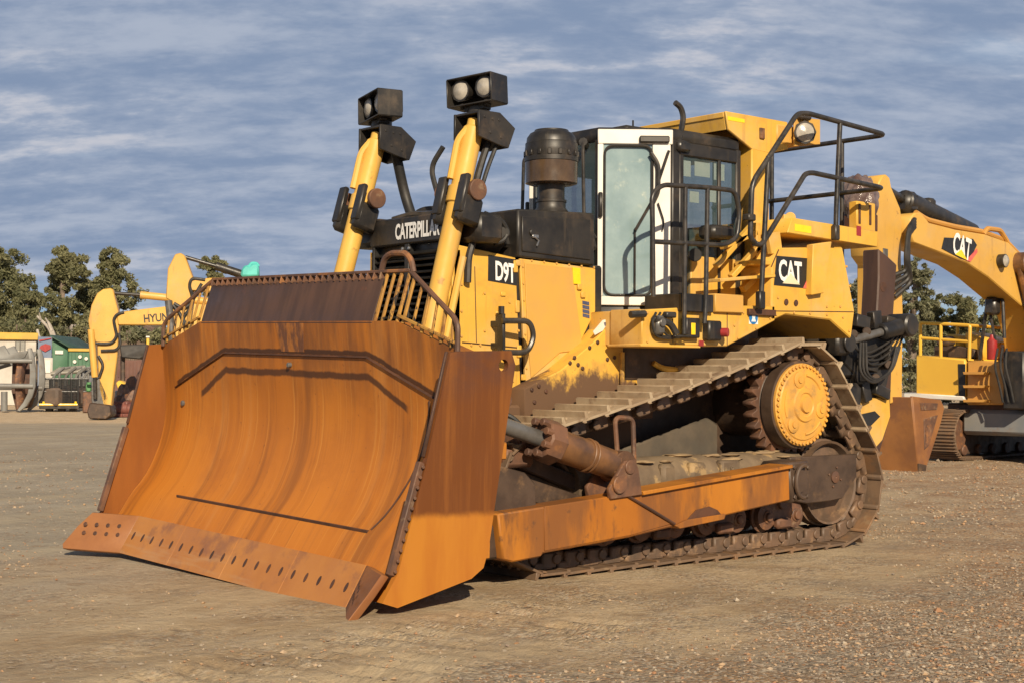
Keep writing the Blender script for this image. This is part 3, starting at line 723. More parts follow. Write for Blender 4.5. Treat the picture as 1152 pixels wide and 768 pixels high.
# ---------------------------------------------------------------- engine body
HY = 0.58
m = MB()
m.bb(0.45, 2.10, -HY+0.03, HY-0.03, 0.62, 2.50, 0.02)                  # core
nose = m.build('engine_bay', M['black'], dz)
for s in S2:                                                        # front guard, wraps round the corner
    m = MB()
    m.pxz([(2.13, 1.0), (2.13, 2.585), (1.47, 2.51), (1.38, 1.0)], s*0.555, s*HY, 0.006)
    m.bb(2.02, 2.14, s*0.47, s*HY, 1.0, 2.57, 0.045)
    m.build('front_guard', M['yellow'], dz)
for s in S2:   # engine doors behind the front guard
    m = MB(); q = side(HY, [(585, 291), (670, 302), (670, 350), (640, 412), (592, 438)])
    m.pxz(q, s*0.55, s*HY, 0.006); door = m.build('engine_door', M['yellow'], dz)
    m = MB(); q = side(HY, [(589.5, 296), (642.6, 302), (655, 393), (629, 396.5), (597, 424.5), (593, 380)])
    m.prism([(x, s*(HY+0.001), z) for x, z in q], (0, s*0.010, 0), 0.003); m.build('dusty_panel', M['tan'], door)
    if s > 0:
        m = MB(); q = side(HY, [(655, 338), (662.5, 339.5), (663, 359), (655.5, 357)])
        for i in range(4):
            t0, t1 = i/4+.02, (i+1)/4-.03
            a_ = [Vector((x, HY+0.0, z)) for x, z in q]; e0, e1 = a_[0].lerp(a_[3], t0), a_[1].lerp(a_[2], t0); e2, e3 = a_[1].lerp(a_[2], t1), a_[0].lerp(a_[3], t1)
            m.prism([e0, e1, e2, e3], (0, 0.004, 0), 0)
        m.build('warning_label', M['navy'], door)
        m = MB(); q = side(HY+0.011, [(644, 301), (652.5, 302), (653, 320), (645, 319.5)]); m.prism([(x, HY, z) for x, z in q], (0, 0.015, 0), 0.001); m.build('warning_label', M['sign_yellow'], door)
        m = MB()
        for px, py in ((652, 323), (656, 332), (583, 296), (589, 424), (655, 396)):
            c = P(px, py, y=HY+0.012); m.box(c, (0.05, 0.02, 0.05), 0.008)
        m.build('latch', M['yellow'], door)
# model plate
m = MB(); q = side(HY+0.004, [(549.5, 287), (581.5, 292.3), (581.2, 321.5), (549.2, 316)])
m.prism([(x, HY-0.001, z) for x, z in q], (0, 0.005, 0), 0.001); mp_ = m.build('model_plate', M['sign_black'], dz)
c = P(568.5, 306.5, y=HY+0.006); rr = (P(579, 308.3, y=HY+.006)-P(558, 304.7, y=HY+.006)).normalized()
lettering('D9T', c, rr, (0.02, 0, 1), (P(579.5, 308, y=HY)-P(557, 304.5, y=HY)).length, 0.165, M['sign_white'], mp_, weight=0.03)
m = MB()
for px, py in ((566, 331), (563, 348), (560, 353)): m.box(P(px, py, y=HY+0.006), (0.05, 0.015, 0.035), 0.006)
m.build('hinge', M['yellow'], dz)
# fasteners and seams on the guard and doors
m = MB()
for px, py in ((519, 292), (519, 320), (519, 350), (519, 378), (545, 330), (545, 372), (573, 340), (575, 405), (583, 372), (577, 428), (540, 388), (530, 388)): m.cyl(P(px, py, y=HY)-Vector((0, .003, 0)), P(px, py, y=HY)+Vector((0, .010, 0)), .012, None, 6, .002)
for i in range(7): c = P(588+i*.7, 300+i*19, y=HY); m.cyl(c-Vector((0, .003, 0)), c+Vector((0, .009, 0)), .010, None, 6, .002)
for i in range(6): c = P(598+i*14, 293.5+i*1.5, y=HY); m.cyl(c-Vector((0, .003, 0)), c+Vector((0, .009, 0)), .010, None, 6, .002)
m.build('bolt', M['tan'], dz)
m = MB(); m.tube([P(520, 385, y=HY+.002), P(583, 391, y=HY+.002)], .005, 5); m.tube([P(534, 300, y=HY+.002), P(536, 385, y=HY+.002)], .004, 5); m.build('panel_seam', M['weld'], dz)
m = MB()
for px, py in ((580, 300), (582, 345), (584, 395)): m.box(P(px, py, y=HY+.006), (.045, .018, .10), .006)
m.build('hinge', M['yellow'], dz)
# grab handle on the guard
m = MB(); c0, c1 = P(564, 353, y=0.70), P(564, 397, y=0.70)
m.bar(c0, c1, 0.075, 0.03, 0.004, up=(1, 0, 0)); m.tube([c0+Vector((0, 0, 0.06)), c0], 0.025, 8)
m.bar(Vector((c0.x, 0.56, c0.z-0.08)), Vector((c0.x, 0.70, c0.z-0.08)), 0.03, 0.05); m.bar(Vector((c1.x, 0.56, c1.z+0.06)), Vector((c1.x, 0.70, c1.z+0.06)), 0.03, 0.05)
hd = m.build('grab_handle', M['black'], dz)
m = MB(); m.tube([P(565, 361, y=.74), P(596, 361, y=.80), P(601, 378, y=.80), P(594, 396.5, y=.80), P(565, 396, y=.74)], 0.024, 8, 0.09); m.build('loop', M['black_tube'], hd)
# black hood and the box that carries the intake
m = MB()
m.prism([(2.06, -0.5, 2.58), (2.06, -0.42, 2.80), (2.06, 0.42, 2.80), (2.06, 0.5, 2.58)], (-1.62, 0, 0.06), 0.03)
m.pxz([(2.02, 2.56), (1.98, 2.80), (1.50, 2.90), (1.50, 2.54)], -0.52, 0.555, 0.08)
hood = m.build('hood', M['black'], dz)
m = MB(); q = side(0.585, [(582, 235), (669, 240), (669, 299.5), (582, 289)])
m.pxz(q, -0.30, 0.59, 0.015); ib = m.build('air_filter_box', M['black'], dz)
m = MB(); q = side(0.595, [(587, 243), (664, 247.5), (664, 293), (587, 283)])
m.prism([(x, 0.588, z) for x, z in q], (0, 0.014, 0), 0.006); m.cyl(P(597.5, 262, y=.59), P(597.5, 262, y=.59)+Vector((0, 0.03, 0)), 0.03); m.build('access_cover', M['black'], ib)
m = MB(); m.box(P(602, 266, y=.612), (0.07, 0.02, 0.03), 0.004); m.tube([P(602, 267, y=.62), P(606, 271, y=.62), P(604, 277, y=.62)], 0.008, 6); m.build('latch', M['chrome'], ib)
m = MB(); m.tube([P(545, 240, y=.56), P(565, 248, y=.60), P(572, 262, y=.60), P(566, 272, y=.60), P(556, 274, y=.58)], 0.02, 8, 0.1); m.cyl(P(567, 262, y=.57), P(567, 262, y=.60), .05); m.build('hose', M['rubber'], dz)
# radiator grille with name plate
m = MB()
m.bb(2.06, 2.10, -0.50, 0.50, 1.4, 2.62, 0.004, 1)
z = 1.46
while z < 2.60:
    for y0, y1 in ((-0.47, -0.03), (0.03, 0.47)):
        m.prism([(2.10, y0, z), (2.155, y0, z-0.028), (2.160, y0, z-0.020), (2.105, y0, z+0.008)], (0, y1-y0, 0), 0)
    z += 0.052
m.bb(2.09, 2.165, -0.03, 0.03, 1.4, 2.62, 0.006); m.bb(2.09, 2.165, -0.50, -0.47, 1.4, 2.62, 0.006); m.bb(2.09, 2.165, 0.47, 0.5, 1.4, 2.62, 0.006)
gr = m.build('radiator_grille', [M['grille'], M['grille']], dz)
m = MB(); m.bb(2.06, 2.17, -0.53, 0.53, 2.615, 2.845, 0.015); npl = m.build('name_plate', M['black'], gr)
l0, l1 = P(445, 260.5, x=2.173), P(495, 256.3, x=2.173)
lettering('CATERPILLAR', (l0+l1)/2+Vector((0, 0, 0.0)), (0, 1, 0), (0, 0, 1), (l1-l0).length, 0.135, M['sign_white'], gr, weight=0.035)
m = MB()
for y in (-0.045, 0.045): m.cyl((2.16, y, 2.58), (2.18, y, 2.58), 0.015, None, 8)
m.build('bolt', M['chrome'], gr)
# clutter on the hood: caps, pipes
m = MB()
for k in range(4): m.cyl((1.9-0.02*k, 0.12+0.07*k, 2.84), (1.9-0.02*k, 0.12+0.07*k, 2.95+0.01*(k % 2)), 0.032, None, 10)
m.box((1.86, 0.2, 2.88), (0.16, 0.36, 0.08), 0.02); m.build('valve_block', M['rust'], hood)
m = MB(); m.tube([(1.98, -0.45, 2.86), (1.9, -0.3, 2.90), (1.9, 0.0, 2.88), (1.8, 0.3, 2.9)], 0.035, 8, 0.1); m.build('pipe', M['black_tube'], hood)

# lower frame plate
for s in S2:
    yq = 0.76
    m = MB(); q = side(yq, [(590, 437), (631, 416), (657, 394), (668, 385), (697, 352), (735, 350), (735, 470), (590, 480)])
    m.pxz(q, s*0.50, s*yq, 0.008)
    m.bb(0.2, 2.0, s*0.3, s*0.7, 0.7, 1.3, 0.02)
    lf = m.build('frame_side', M['yellow_low'], dz)
    m = MB()
    for px, py in ((598, 438), (606, 434), (641, 408), (646, 402), (663, 391), (650, 410), (672, 385), (683, 404), (691, 402), (601, 452), (614, 440), (655, 414)):
        c = P(px, py, y=yq); c.y = s*yq; m.cyl(c-Vector((0, s*0.004, 0)), c+Vector((0, s*0.014, 0)), 0.018, None, 8)
    m.build('bolt', M['weld'], lf)
    if s > 0:
        m = MB(); q = side(yq, [(667, 373), (678, 360), (686, 359), (678, 372), (669, 377)]); m.prism([(x, yq-.001, z) for x, z in q], (0, 0.004, 0), 0); m.build('label', M['white'], lf)
        m = MB(); q = side(yq, [(679, 363), (690, 359.5), (688, 364.5), (680, 367)]); m.prism([(x, yq-.001, z) for x, z in q], (0, 0.006, 0), 0); m.build('label', M['navy'], lf)
        m = MB(); m.tube([P(700, 396, y=.80), P(700, 448, y=.80)], 0.02, 8); m.tube([P(735, 408, y=.8), P(745, 414, y=.82), P(765, 416, y=.84)], 0.025, 8, .05); m.build('pipe', M['yellow_low'], lf)
m = MB(); m.bb(-2.1, 1.4, -0.55, 0.55, 0.6, 1.95, 0.03); m.bb(-1.35, 0.42, -0.78, 0.78, 1.5, 2.10, 0.03); m.build('main_case', M['darksteel'], dz)
for s in S2:
    m = MB(); m.pxz([(-0.72, 0.72), (0.95, 0.72), (0.75, 0.86), (0.25, 0.98), (-0.58, 1.18), (-0.72, 1.12)], s*0.80, s*0.84, 0.02); m.build('frame_guard', M['guard'], dz)

# ---------------------------------------------------------------- intake pre-cleaner
c = P(620, 238, y=0.42); m = MB()
zb = c.z; zt = P(620, 147, y=.42).z; h = zt-zb; cx, cy = c.x, 0.42
m.lathe([(0.14, -0.04), (0.145, 0.0), (0.125, 0.03), (0.125, 0.07), (0.132, 0.075), (0.132, 0.095), (0.115, 0.10), (0.115, 0.30*h), (0.12, 0.36*h)], (cx, cy, zb), (0, 0, 1), 32)
pc = m.build('precleaner', M['black'], dz)
m = MB(); m.lathe([(0.05, 0.325*h), (0.19, 0.325*h), (0.224, 0.34*h), (0.226, 0.60*h), (0.20, 0.62*h)], (cx, cy, zb), (0, 0, 1), 36)
m.build('dust_bowl', material('brown tinted dusty bowl', (0.050, 0.032, 0.02), (0.10, 0.062, 0.034), 4, 0.25, stretch=(1, 1, 0.6)), pc)
m = MB(); m.lathe([(0.20, 0.60*h), (0.232, 0.605*h), (0.232, 0.66*h), (0.224, 0.67*h), (0.229, 0.73*h), (0.229, 0.76*h), (0.226, 0.79*h), (0.226, 0.83*h), (0.217, 0.84*h), (0.212, 0.90*h), (0.185, 0.955*h), (0.15, 0.98*h), (0.145, 1.0*h), (0.05, 1.01*h), (0.0, 1.01*h)], (cx, cy, zb), (0, 0, 1), 40)
for k in range(16):
    t = 2*PI*k/16; m.box((cx+0.229*math.cos(t), cy+0.229*math.sin(t), zb+0.70*h), (0.02, 0.03, 0.05), 0.004, Matrix.Rotation(t, 3, 'Z'))
m.build('cap', M['black'], pc)

# ---------------------------------------------------------------- cab
CA, CB = (0.42, 0.44), (-0.10, 0.85)
ZC0, ZC1 = 2.06, 3.73
planc = [CA, CB, (-1.02, 0.85), (-1.02, -0.85), (CB[0], -CB[1]), (CA[0], -CA[1])]
m = MB(); m.pxy(planc, 1.9, 2.16, 0.01)                                    # base
cab = m.build('cab', M['black'], dz)
m = MB(); m.pxy([(x*0.99, y*0.99) for x, y in planc], 3.60, 3.735, 0.03); m.build('roof', M['black'], cab)
m = MB(); m.bb(-0.6, 0.05, -0.36, 0.42, 3.73, 3.80, 0.03); m.build('roof_unit', M['black'], cab)
def post(x, y, w_=0.05, mt='black'):
    mm = MB(); mm.box((x, y, (2.15+3.62)/2), (w_, w_, 1.49), 0.012); return mm.build('pillar', M[mt], cab)
for s in S2:
    post(CA[0]-0.03, s*(CA[1]-0.02)); post(CB[0]-0.045, s*(CB[1]-0.045), 0.10); post(-0.98, s*0.81, 0.07)
def pane(pts, name, mt, parent, th=0.008):
    mm = MB(); a_, b_, c_ = Vector(pts[0]), Vector(pts[1]), Vector(pts[2]); nn = (b_-a_).cross(c_-a_).normalized()
    mm.prism(pts, nn*th, 0); return mm.build(name, M[mt], parent)
pane([(CA[0]-0.015, -0.42, 2.16), (CA[0]-0.015, 0.42, 2.16), (CA[0]-0.015, 0.42, 3.6), (CA[0]-0.015, -0.42, 3.6)], 'windscreen', 'clearglass', cab)
for s in S2:
    wn_ = pane([(-0.16, s*0.825, 2.22), (-0.95, s*0.825, 2.22), (-0.95, s*0.825, 3.6), (-0.16, s*0.825, 3.6)], 'side_window', 'clearglass', cab)
    m = MB()
    m.bb(-0.19, -0.95, s*0.80, s*0.855, 2.16, 2.24, 0.01); m.bb(-0.19, -0.95, s*0.80, s*0.855, 3.50, 3.62, 0.01)
    m.bb(-0.19, -0.25, s*0.81, s*0.85, 2.2, 3.55, 0.01)
    m.bb(-0.70, -0.74, s*0.82, s*0.85, 2.2, 3.55, 0.01); m.build('window_frame', M['black'], wn_)
pane([(-1.0, -0.75, 2.4), (-1.0, 0.75, 2.4), (-1.0, 0.75, 3.6), (-1.0, -0.75, 3.6)], 'rear_window', 'clearglass', cab)
m = MB(); m.bb(-0.85, -0.35, -0.28, 0.28, 2.35, 2.55, 0.06); m.bb(-0.92, -0.78, -0.27, 0.27, 2.5, 3.25, 0.06); m.bb(-0.80, -0.4, 0.30, 0.40, 2.62, 2.72, 0.03); m.bb(-0.75, -0.35, -0.42, -0.30, 2.62, 2.72, 0.03)
m.bb(-0.88, -0.80, -0.14, 0.14, 3.25, 3.42, 0.04); m.build('seat', M['seat'], cab)
m = MB(); m.bb(0.05, 0.3, -0.35, 0.35, 2.16, 2.75, 0.05); m.bb(-0.7, -0.3, 0.45, 0.62, 2.16, 2.6, 0.03); m.build('console', M['black'], cab)
m = MB()
for (px, py, w_, h_) in ((773, 190, 0.09, 0.14), (790, 191, 0.20, 0.13), (809, 194, 0.14, 0.15), (803, 220, 0.18, 0.13), (781, 222, 0.12, 0.10)):
    m.box(P(px, py, y=0.812), (w_, 0.003, h_), 0)
m.build('paper_note', M['paper'], cab)
# the white door, set at an angle
dA, dB = Vector((CA[0], CA[1], 0)), Vector((CB[0], CB[1], 0)); dd = (dB-dA).normalized(); dn = Vector((-dd.y, dd.x, 0)); dn = dn if dn.x+dn.y > 0 else -dn
DL = (dB-dA).length
def D(u, z, o=0.0): return dA+dd*(u*DL)+dn*o+Vector((0, 0, z))
for s in S2:
    fl = (lambda p: Vector((p.x, p.y*s, p.z)))
    m = MB()
    def rail(u0, u1, z0, z1, o0=-0.02, o1=0.03): m.prism([fl(D(u0, z0, o0)), fl(D(u1, z0, o0)), fl(D(u1, z1, o0)), fl(D(u0, z1, o0))], fl(dn*(o1-o0)), 0.006)
    rail(0.0, 1.0, 2.16, 2.24); rail(0.0, 1.0, 3.58, 3.71); rail(0.0, 0.075, 2.24, 3.58); rail(0.73, 0.97, 2.24, 3.58)
    cdoor = m.build('cab_door', M['white'], dz)
    m = MB()
    m.prism([fl(D(0.07, 2.23, 0.0)), fl(D(0.735, 2.23, 0.0)), fl(D(0.735, 3.59, 0.0)), fl(D(0.07, 3.59, 0.0))], fl(dn*0.008), 0); m.build('door_glass', M['cabglass'], cdoor)
    m = MB(); pts = fillet([fl(D(0.09, 2.25, 0.03)), fl(D(0.725, 2.25, 0.03)), fl(D(0.725, 3.565, 0.03)), fl(D(0.09, 3.565, 0.03))], 0.09, 5, True)
    m.tube(pts, 0.013, 6, 0, True); m.build('door_seal', M['rubber'], cdoor)
    m = MB(); m.bar(fl(D(0.035, 2.93, 0.05)), fl(D(0.035, 3.15, 0.05)), 0.04, 0.035, 0.012, up=(1, 0, 0)); m.build('door_handle', M['black'], cdoor)
    m = MB(); m.bar(fl(D(0.55, 3.62, 0.045)), fl(D(0.95, 3.62, 0.045)), 0.05, 0.06, 0.01); m.build('wiper_motor', M['black'], cdoor)
    m = MB(); m.tube([fl(D(0.94, 3.52, 0.06)), fl(D(0.72, 3.08, 0.075)), fl(D(0.50, 2.82, 0.06))], 0.014, 6)
    m.tube([fl(D(0.70, 3.50, 0.05)), fl(D(0.80, 3.40, 0.06)), fl(D(0.80, 3.15, 0.07)), fl(D(0.72, 3.05, 0.07))], 0.02, 8, 0.1)
    m.tube([fl(D(0.50, 2.84, 0.03)), fl(D(0.50, 2.26, 0.03))], 0.009, 6)
    m.tube([fl(D(0.80, 3.06, 0.05)), fl(D(0.88, 2.90, 0.05)), fl(D(0.86, 2.82, 0.05))], 0.008, 6, .05); m.build('wiper', M['black_tube'], cdoor)
    m = MB(); m.tube([Vector((CA[0]+0.10, s*0.36, 3.58)), Vector((CA[0]+0.14, s*0.40, 3.52)), Vector((CA[0]+0.14, s*0.42, 2.90)), Vector((CA[0]+0.03, s*0.45, 2.75))], 0.016, 8, .07)
    m.tube([Vector((CA[0]+0.02, s*0.30, 3.58)), Vector((CA[0]+0.10, s*0.36, 3.60))], 0.04, 8); m.build('grab_bar', M['black_tube'], cab)
m = MB(); m.tube([P(759.6, 115.8, y=.80), P(766, 121, y=.80), P(769, 132, y=.80), P(766.5, 147, y=.80), P(764, 160, y=.84)], 0.026, 8, .06); m.box(P(768, 165, y=.86), (0.16, 0.08, 0.10), 0.02); m.build('bent_pipe', M['black_tube'], cab)
m = MB(); m.cyl((-0.25, 0.2, 3.79), (-0.25, 0.2, 3.9), 0.01, None, 6); m.build('aerial', M['black_tube'], cab)

# ---------------------------------------------------------------- roll-over canopy
m = MB(); YR = 0.886
q = side(YR, [(816.4, 125.2), (886, 137.5), (887, 168), (866, 173), (846, 168), (819.5, 146)])
sx = [x for x, z in q]
for s in S2: m.pxz(q, s*(YR-0.03), s*YR, 0.006)
x0, z0 = q[0]; x1, z1 = q[1]
m.prism([(x0, -YR+.03, z0-0.004), (x1, -YR+.03, z1-0.004), (x1, -YR+.03, z1-0.05), (x0, -YR+.03, z0-0.05)], (0, 2*YR-.06, 0), 0.004)
m.pxz([(x0-0.002, z0-0.002), (x0-0.04, z0-0.01), (x0-0.06, z0-0.15), (q[5][0], q[5][1])], -YR+0.03, YR-0.03, 0.004)
cp = m.build('rollover_canopy', M['yellow'], dz)
m = MB(); q = side(YR, [(846, 166), (866, 172), (866, 255), (846, 251)])
for s in S2: m.bb(q[0][0], q[1][0], s*0.72, s*(YR-0.002), 2.4, 3.75, 0.012)
m.bb(q[0][0]-0.05, q[1][0], -0.72, 0.72, 3.62, 3.88, 0.02)
m.build('canopy_post', M['yellow'], cp)
m = MB(); q = side(YR, [(818.5, 131), (837.5, 134.5), (837.5, 138.5), (818.5, 135.5)]); m.prism([(x, YR-.001, z) for x, z in q], (0, .004, 0), 0); m.build('reflector_tape', M['sign_yellow'], cp)
m = MB(); q = side(YR, [(854, 144), (859, 145), (859, 157), (854, 156)]); m.prism([(x, YR-.001, z) for x, z in q], (0, .02, 0), 0.003); m.build('lug', M['rust'], cp)
# work lamp at the rear corner of the canopy
m = MB(); m.bb(-1.45, -1.80, 0.62, 0.90, 3.74, 3.92, 0.015); q = [P(892, 132, y=.93), P(921, 135, y=.93), P(921, 163, y=.93), P(892, 165, y=.93)]
m.prism(q, (0, 0.02, 0), 0.004); wl = m.build('rear_lamp_bracket', M['tan'], dz)
c = P(905, 149.5, y=1.0); m = MB(); ld = Vector((0.5, 0.85, -0.05)).normalized()
m.lathe([(0.05, -0.12), (0.105, -0.02), (0.112, 0.02), (0.098, 0.02)], c, ld, 8); m.box(c+Vector((-0.02, -0.02, 0.15)), (0.16, 0.07, 0.05), 0.015); m.build('lamp_housing', M['black'], wl)
m = MB(); m.lathe([(0.10, 0.012), (0.075, 0.03), (0.0, 0.038)], c, ld, 20); m.build('lamp_lens', M['lens'], wl)

# ---------------------------------------------------------------- fender, steps, rear tank
YF = 1.20
m = MB(); q = side(YF, [(722, 388), (818, 389.5), (872, 361), (872, 344), (800, 344), (722, 349)])
m.pxz(q, 0.55, YF, 0.01)
a0 = P(722, 388, y=YF); a1 = P(688, 389, y=.86)
fx0 = q[0][0]
m.prism([(fx0, YF-.01, q[0][1]), (a1.x, 0.84, q[0][1]), (a1.x-0.5, 0.60, q[0][1]), (fx0-0.6, 0.6, q[0][1])], (0, 0, 0.30), 0.01)
m.prism([(a1.x+0.02, 0.83, q[0][1]-0.012), (fx0+0.02, YF+.01, q[0][1]-0.012), (fx0-0.7, YF+.01, q[0][1]-0.012), (fx0-0.7, .6, q[0][1]-0.012), (a1.x-.3, .6, q[0][1]-.012)], (0, 0, 0.022), 0.004)
fen = m.build('fender_box', M['yellow'], dz)
m = MB()
for px, py in ((728, 384), (760, 386), (830, 380), (850, 369), (866, 358), (820, 352), (836, 352), (858, 352), (728, 352), (752, 352), (826, 366)): m.cyl(P(px, py, y=YF)-Vector((0, .003, 0)), P(px, py, y=YF)+Vector((0, .010, 0)), .012, None, 6, .002)
m.build('bolt', M['tan'], fen)
m = MB(); m.tube([P(818, 347, y=YF+.001), P(818, 388, y=YF+.001)], .005, 5); m.tube([P(757, 352, y=YF+.001), P(757, 386, y=YF+.001)], .004, 5); m.build('panel_seam', M['weld'], fen)
m = MB()
for k in range(3): m.tube([P(738+5*k, 352, y=1.225), P(733+4*k, 362, y=1.25), P(737+6*k, 378, y=1.25), P(752+8*k, 381-k, y=1.24), P(774+4*k, 377, y=1.23)], .011, 6, .08)
m.build('cable', M['rubber'], fen)
m = MB(); q2 = [(x, z) for x, z in q]; m.pxz(q2, -YF, -0.55, 0.01); m.build('fender_box', M['yellow'], dz)
m = MB(); q = side(YF, [(868, 361), (884, 354), (934, 360), (957.7, 381), (961.6, 350), (948, 278), (876, 279), (868, 300)])
m.pxz(q, -YF, YF, 0.012); tank = m.build('rear_tank', M['yellow'], dz)
m = MB(); q = side(1.26, [(914, 275), (935, 272), (926, 330), (912, 332)]); m.pxz(q, 1.19, 1.27, 0.006); m.build('strut', M['yellow'], tank)
# logo
m = MB(); q = side(YF, [(873.5, 288), (917, 291.5), (910, 325), (870.5, 321)]); m.prism([(x, YF-.001, z) for x, z in q], (0, .005, 0), 0); logo = m.build('logo_plate', M['sign_black'], tank)
m = MB(); q = side(YF, [(916.5, 295), (917.6, 305), (911, 325), (903, 324.3)]); m.prism([(x, YF+.001, z) for x, z in q], (0, .006, 0), 0); m.build('logo_stripe', M['sign_red'], logo)
c = P(889, 305.5, y=YF+.005); r_ = (P(901, 307, y=YF)-P(876, 304, y=YF))
lettering('CAT', c, r_, (0.03, 0, 1), r_.length*1.04, 0.20, M['sign_white'], logo, weight=0.03)
m = MB(); q = side(YF, [(880, 319), (888.5, 307.5), (899, 320.5)]); m.prism([(x, YF+.004, z) for x, z in q], (0, .007, 0), 0); m.build('logo_triangle', material('pale cream decal', (0.72, 0.62, 0.42), None, 4, 0.5), logo)
m = MB()
for px, py in ((884, 340), (895, 341)): m.lathe([(0.02, 0), (0.03, 0.008), (0.0, 0.01)], P(px, py, y=YF), (0, 1, 0), 10)
m.build('plug_hole', M['weld'], tank)
m = MB(); a_, b_ = P(869, 350, y=YF), P(960, 351, y=YF); m.bar(a_, b_, .006, .008, 0); a_, b_ = P(876, 281, y=YF), P(868, 300, y=YF); m.bar(a_, b_, .006, .008, 0); m.build('panel_seam', M['weld'], tank)
m = MB()
for px, py in ((873, 354), (893, 352), (911, 352.5), (930, 354), (948, 357), (955, 372), (952, 300), (956, 322), (875, 335), (930, 345), (945, 345)): m.cyl(P(px, py, y=YF)-Vector((0, .003, 0)), P(px, py, y=YF)+Vector((0, .010, 0)), .013, None, 6, .002)
m.build('bolt', M['tan'], tank)
# walkway beam
m = MB(); q = side(1.25, [(891, 245), (987, 260.5), (987, 278), (886, 262)])
m.pxz(q, -1.15, 1.25, 0.006); wk = m.build('walkway', M['yellow'], dz)
m = MB(); q = side(1.25, [(894, 252), (912.5, 255), (912.5, 263), (894, 260)]); m.prism([(x, 1.249, z) for x, z in q], (0, .004, 0), 0); m.build('reflector_tape', M['sign_yellow'], wk)
m = MB(); q = side(1.25, [(963.5, 254), (968.5, 255), (968.5, 266), (963.5, 265)]); m.prism([(x, 1.249, z) for x, z in q], (0, .004, 0), 0); m.build('sticker', M['red'], wk)
m = MB(); q = side(1.0, [(964, 226), (985, 229), (985, 262), (964, 259)]); m.pxz(q, 0.90, 1.0, 0.01)
for px in (967, 979):
    for py0, py1 in ((230, 240), (243, 249)): 
        c = P(px, (py0+py1)/2+(px-966)*.12, y=1.003); m.box(c, (0.03, 0.012, 0.10), 0.002, None, 1)
m.build('slotted_bracket', [M['yellow'], M['weld']], wk)
# braces between cab and tank
m = MB()
for (p, q_, w_) in (((805, 300), (845, 255), .05), ((822, 312), (868, 262), .05), ((835, 326), (872, 290), .06), ((812, 278), (850, 262), .05)):
    m.bar(P(*p, y=1.0), P(*q_, y=1.0), 0.06, w_, 0.006)
m.bar(P(800, 316, y=1.1), P(862, 311, y=1.1), 0.22, 0.03, 0.005)
m.bb(-0.9, -1.25, 0.86, 1.18, 2.55, 2.60, 0.01)
m.bar(P(851, 251, y=1.0), P(851, 300, y=1.0), .06, .06); m.bar(P(869, 262, y=1.15), P(872, 285, y=1.15), .05, .16)
m.bb(-0.35, -0.95, .72, .84, 2.15, 2.62, 0.01); m.bb(-1.0, -1.5, -0.8, 0.8, 2.3, 2.6, 0.02)
m.bar(P(884, 242, y=1.1), P(884, 262, y=1.1), .05, .10); m.cyl(P(889, 245, y=1.05), P(889, 245, y=1.15), .05)
m.build('cab_support', M['yellow'], dz)
m = MB(); m.bb(-0.95, -1.5, 0.5, 0.8, 2.2, 2.9, .02); m.box(P(806, 262, y=1.0), (0.3, 0.2, 0.12), 0.03); m.cyl(P(782, 287, y=.9), P(782, 287, y=.97), .06); m.build('inner_shroud', M['black'], dz)
# black steps beside the door
m = MB(); t0, t1 = P(767, 349, y=1.25), P(803, 350, y=1.25)
m.bb(t0.x, t1.x, 0.80, 1.25, t0.z-0.01, t0.z+0.145, 0.008); stp = m.build('step_platform', M['black'], dz)
m = MB(); m.bb(t1.x-0.03, t1.x-0.40, 0.95, 1.24, 2.10, 2.26, 0.008); m.build('tool_box', M['tan'], dz)
m = MB(); m.bb(P(842, 349, y=1.22).x, P(872, 352, y=1.22).x, 1.1, 1.235, 2.09, 2.145, .004); m.build('hinge_plate', M['weld'], fen)
# switch boxes and fittings under the steps
m = MB(); c = P(740, 366, y=1.24); m.box(c, (0.10, 0.10, 0.16), 0.02); m.cyl(c+Vector((0, .05, .02)), c+Vector((0, .07, .02)), .035); ft = m.build('pressure_valve', M['greysteel'], dz)
m = MB(); m.tube([c+Vector((.05, .02, .05)), c+Vector((-.1, .05, .02)), c+Vector((-.16, .06, -.07))], .03, 8, .05); m.tube([c+Vector((.15, 0, .09)), c+Vector((.3, -.02, .08))], .03, 8); m.box(c+Vector((-.12, .02, .09)), (.12, .06, .05), .01); m.build('elbow_hose', M['rubber'], ft)
m = MB(); c = P(777, 369, y=1.235); m.box(c, (0.17, 0.07, 0.17), 0.01); bx = m.build('isolator_box', M['black'], dz)
m = MB(); m.box(P(780, 370, y=1.273), (0.05, 0.006, 0.10), 0.002); m.build('label', M['sign_yellow'], bx)
m = MB(); c = P(801, 372, y=1.235); m.box(c, (0.17, 0.09, 0.17), 0.015); bx = m.build('isolator_box', M['black'], dz)
m = MB(); c = P(811, 374, y=1.26); m.cyl(c, c+Vector((-.03, .06, 0)), .04, None, 12); m.build('knob', M['red'], bx)
m = MB(); m.box(P(789, 386, y=1.21), (.06, .006, .05), .002); m.build('tag', M['red'], fen)
m = MB(); q = side(YF, [(842.5, 350), (852.5, 350), (852.5, 365), (842.5, 364.5)]); m.prism([(x, YF-.001, z) for x, z in q], (0, .004, 0), 0); st = m.build('safety_sticker', M['sign_white'], fen)
m = MB(); c = P(847.5, 357.5, y=YF+.004); m.lathe([(0.058, 0), (0.058, 0.003), (0.0, 0.003)], c, (0, 1, 0), 24); m.build('sticker_disc', M['sign_blue'], st)
m = MB(); m.lathe([(0.022, 0), (0.022, 0.005), (0.0, 0.005)], c+Vector((0, 0, .012)), (0, 1, 0), 14); m.pxz([(c.x-.03, c.z-.035), (c.x+.03, c.z-.035), (c.x+.018, c.z-.008), (c.x-.018, c.z-.008)], c.y, c.y+.005, 0); m.build('sticker_head', M['sign_white'], st)
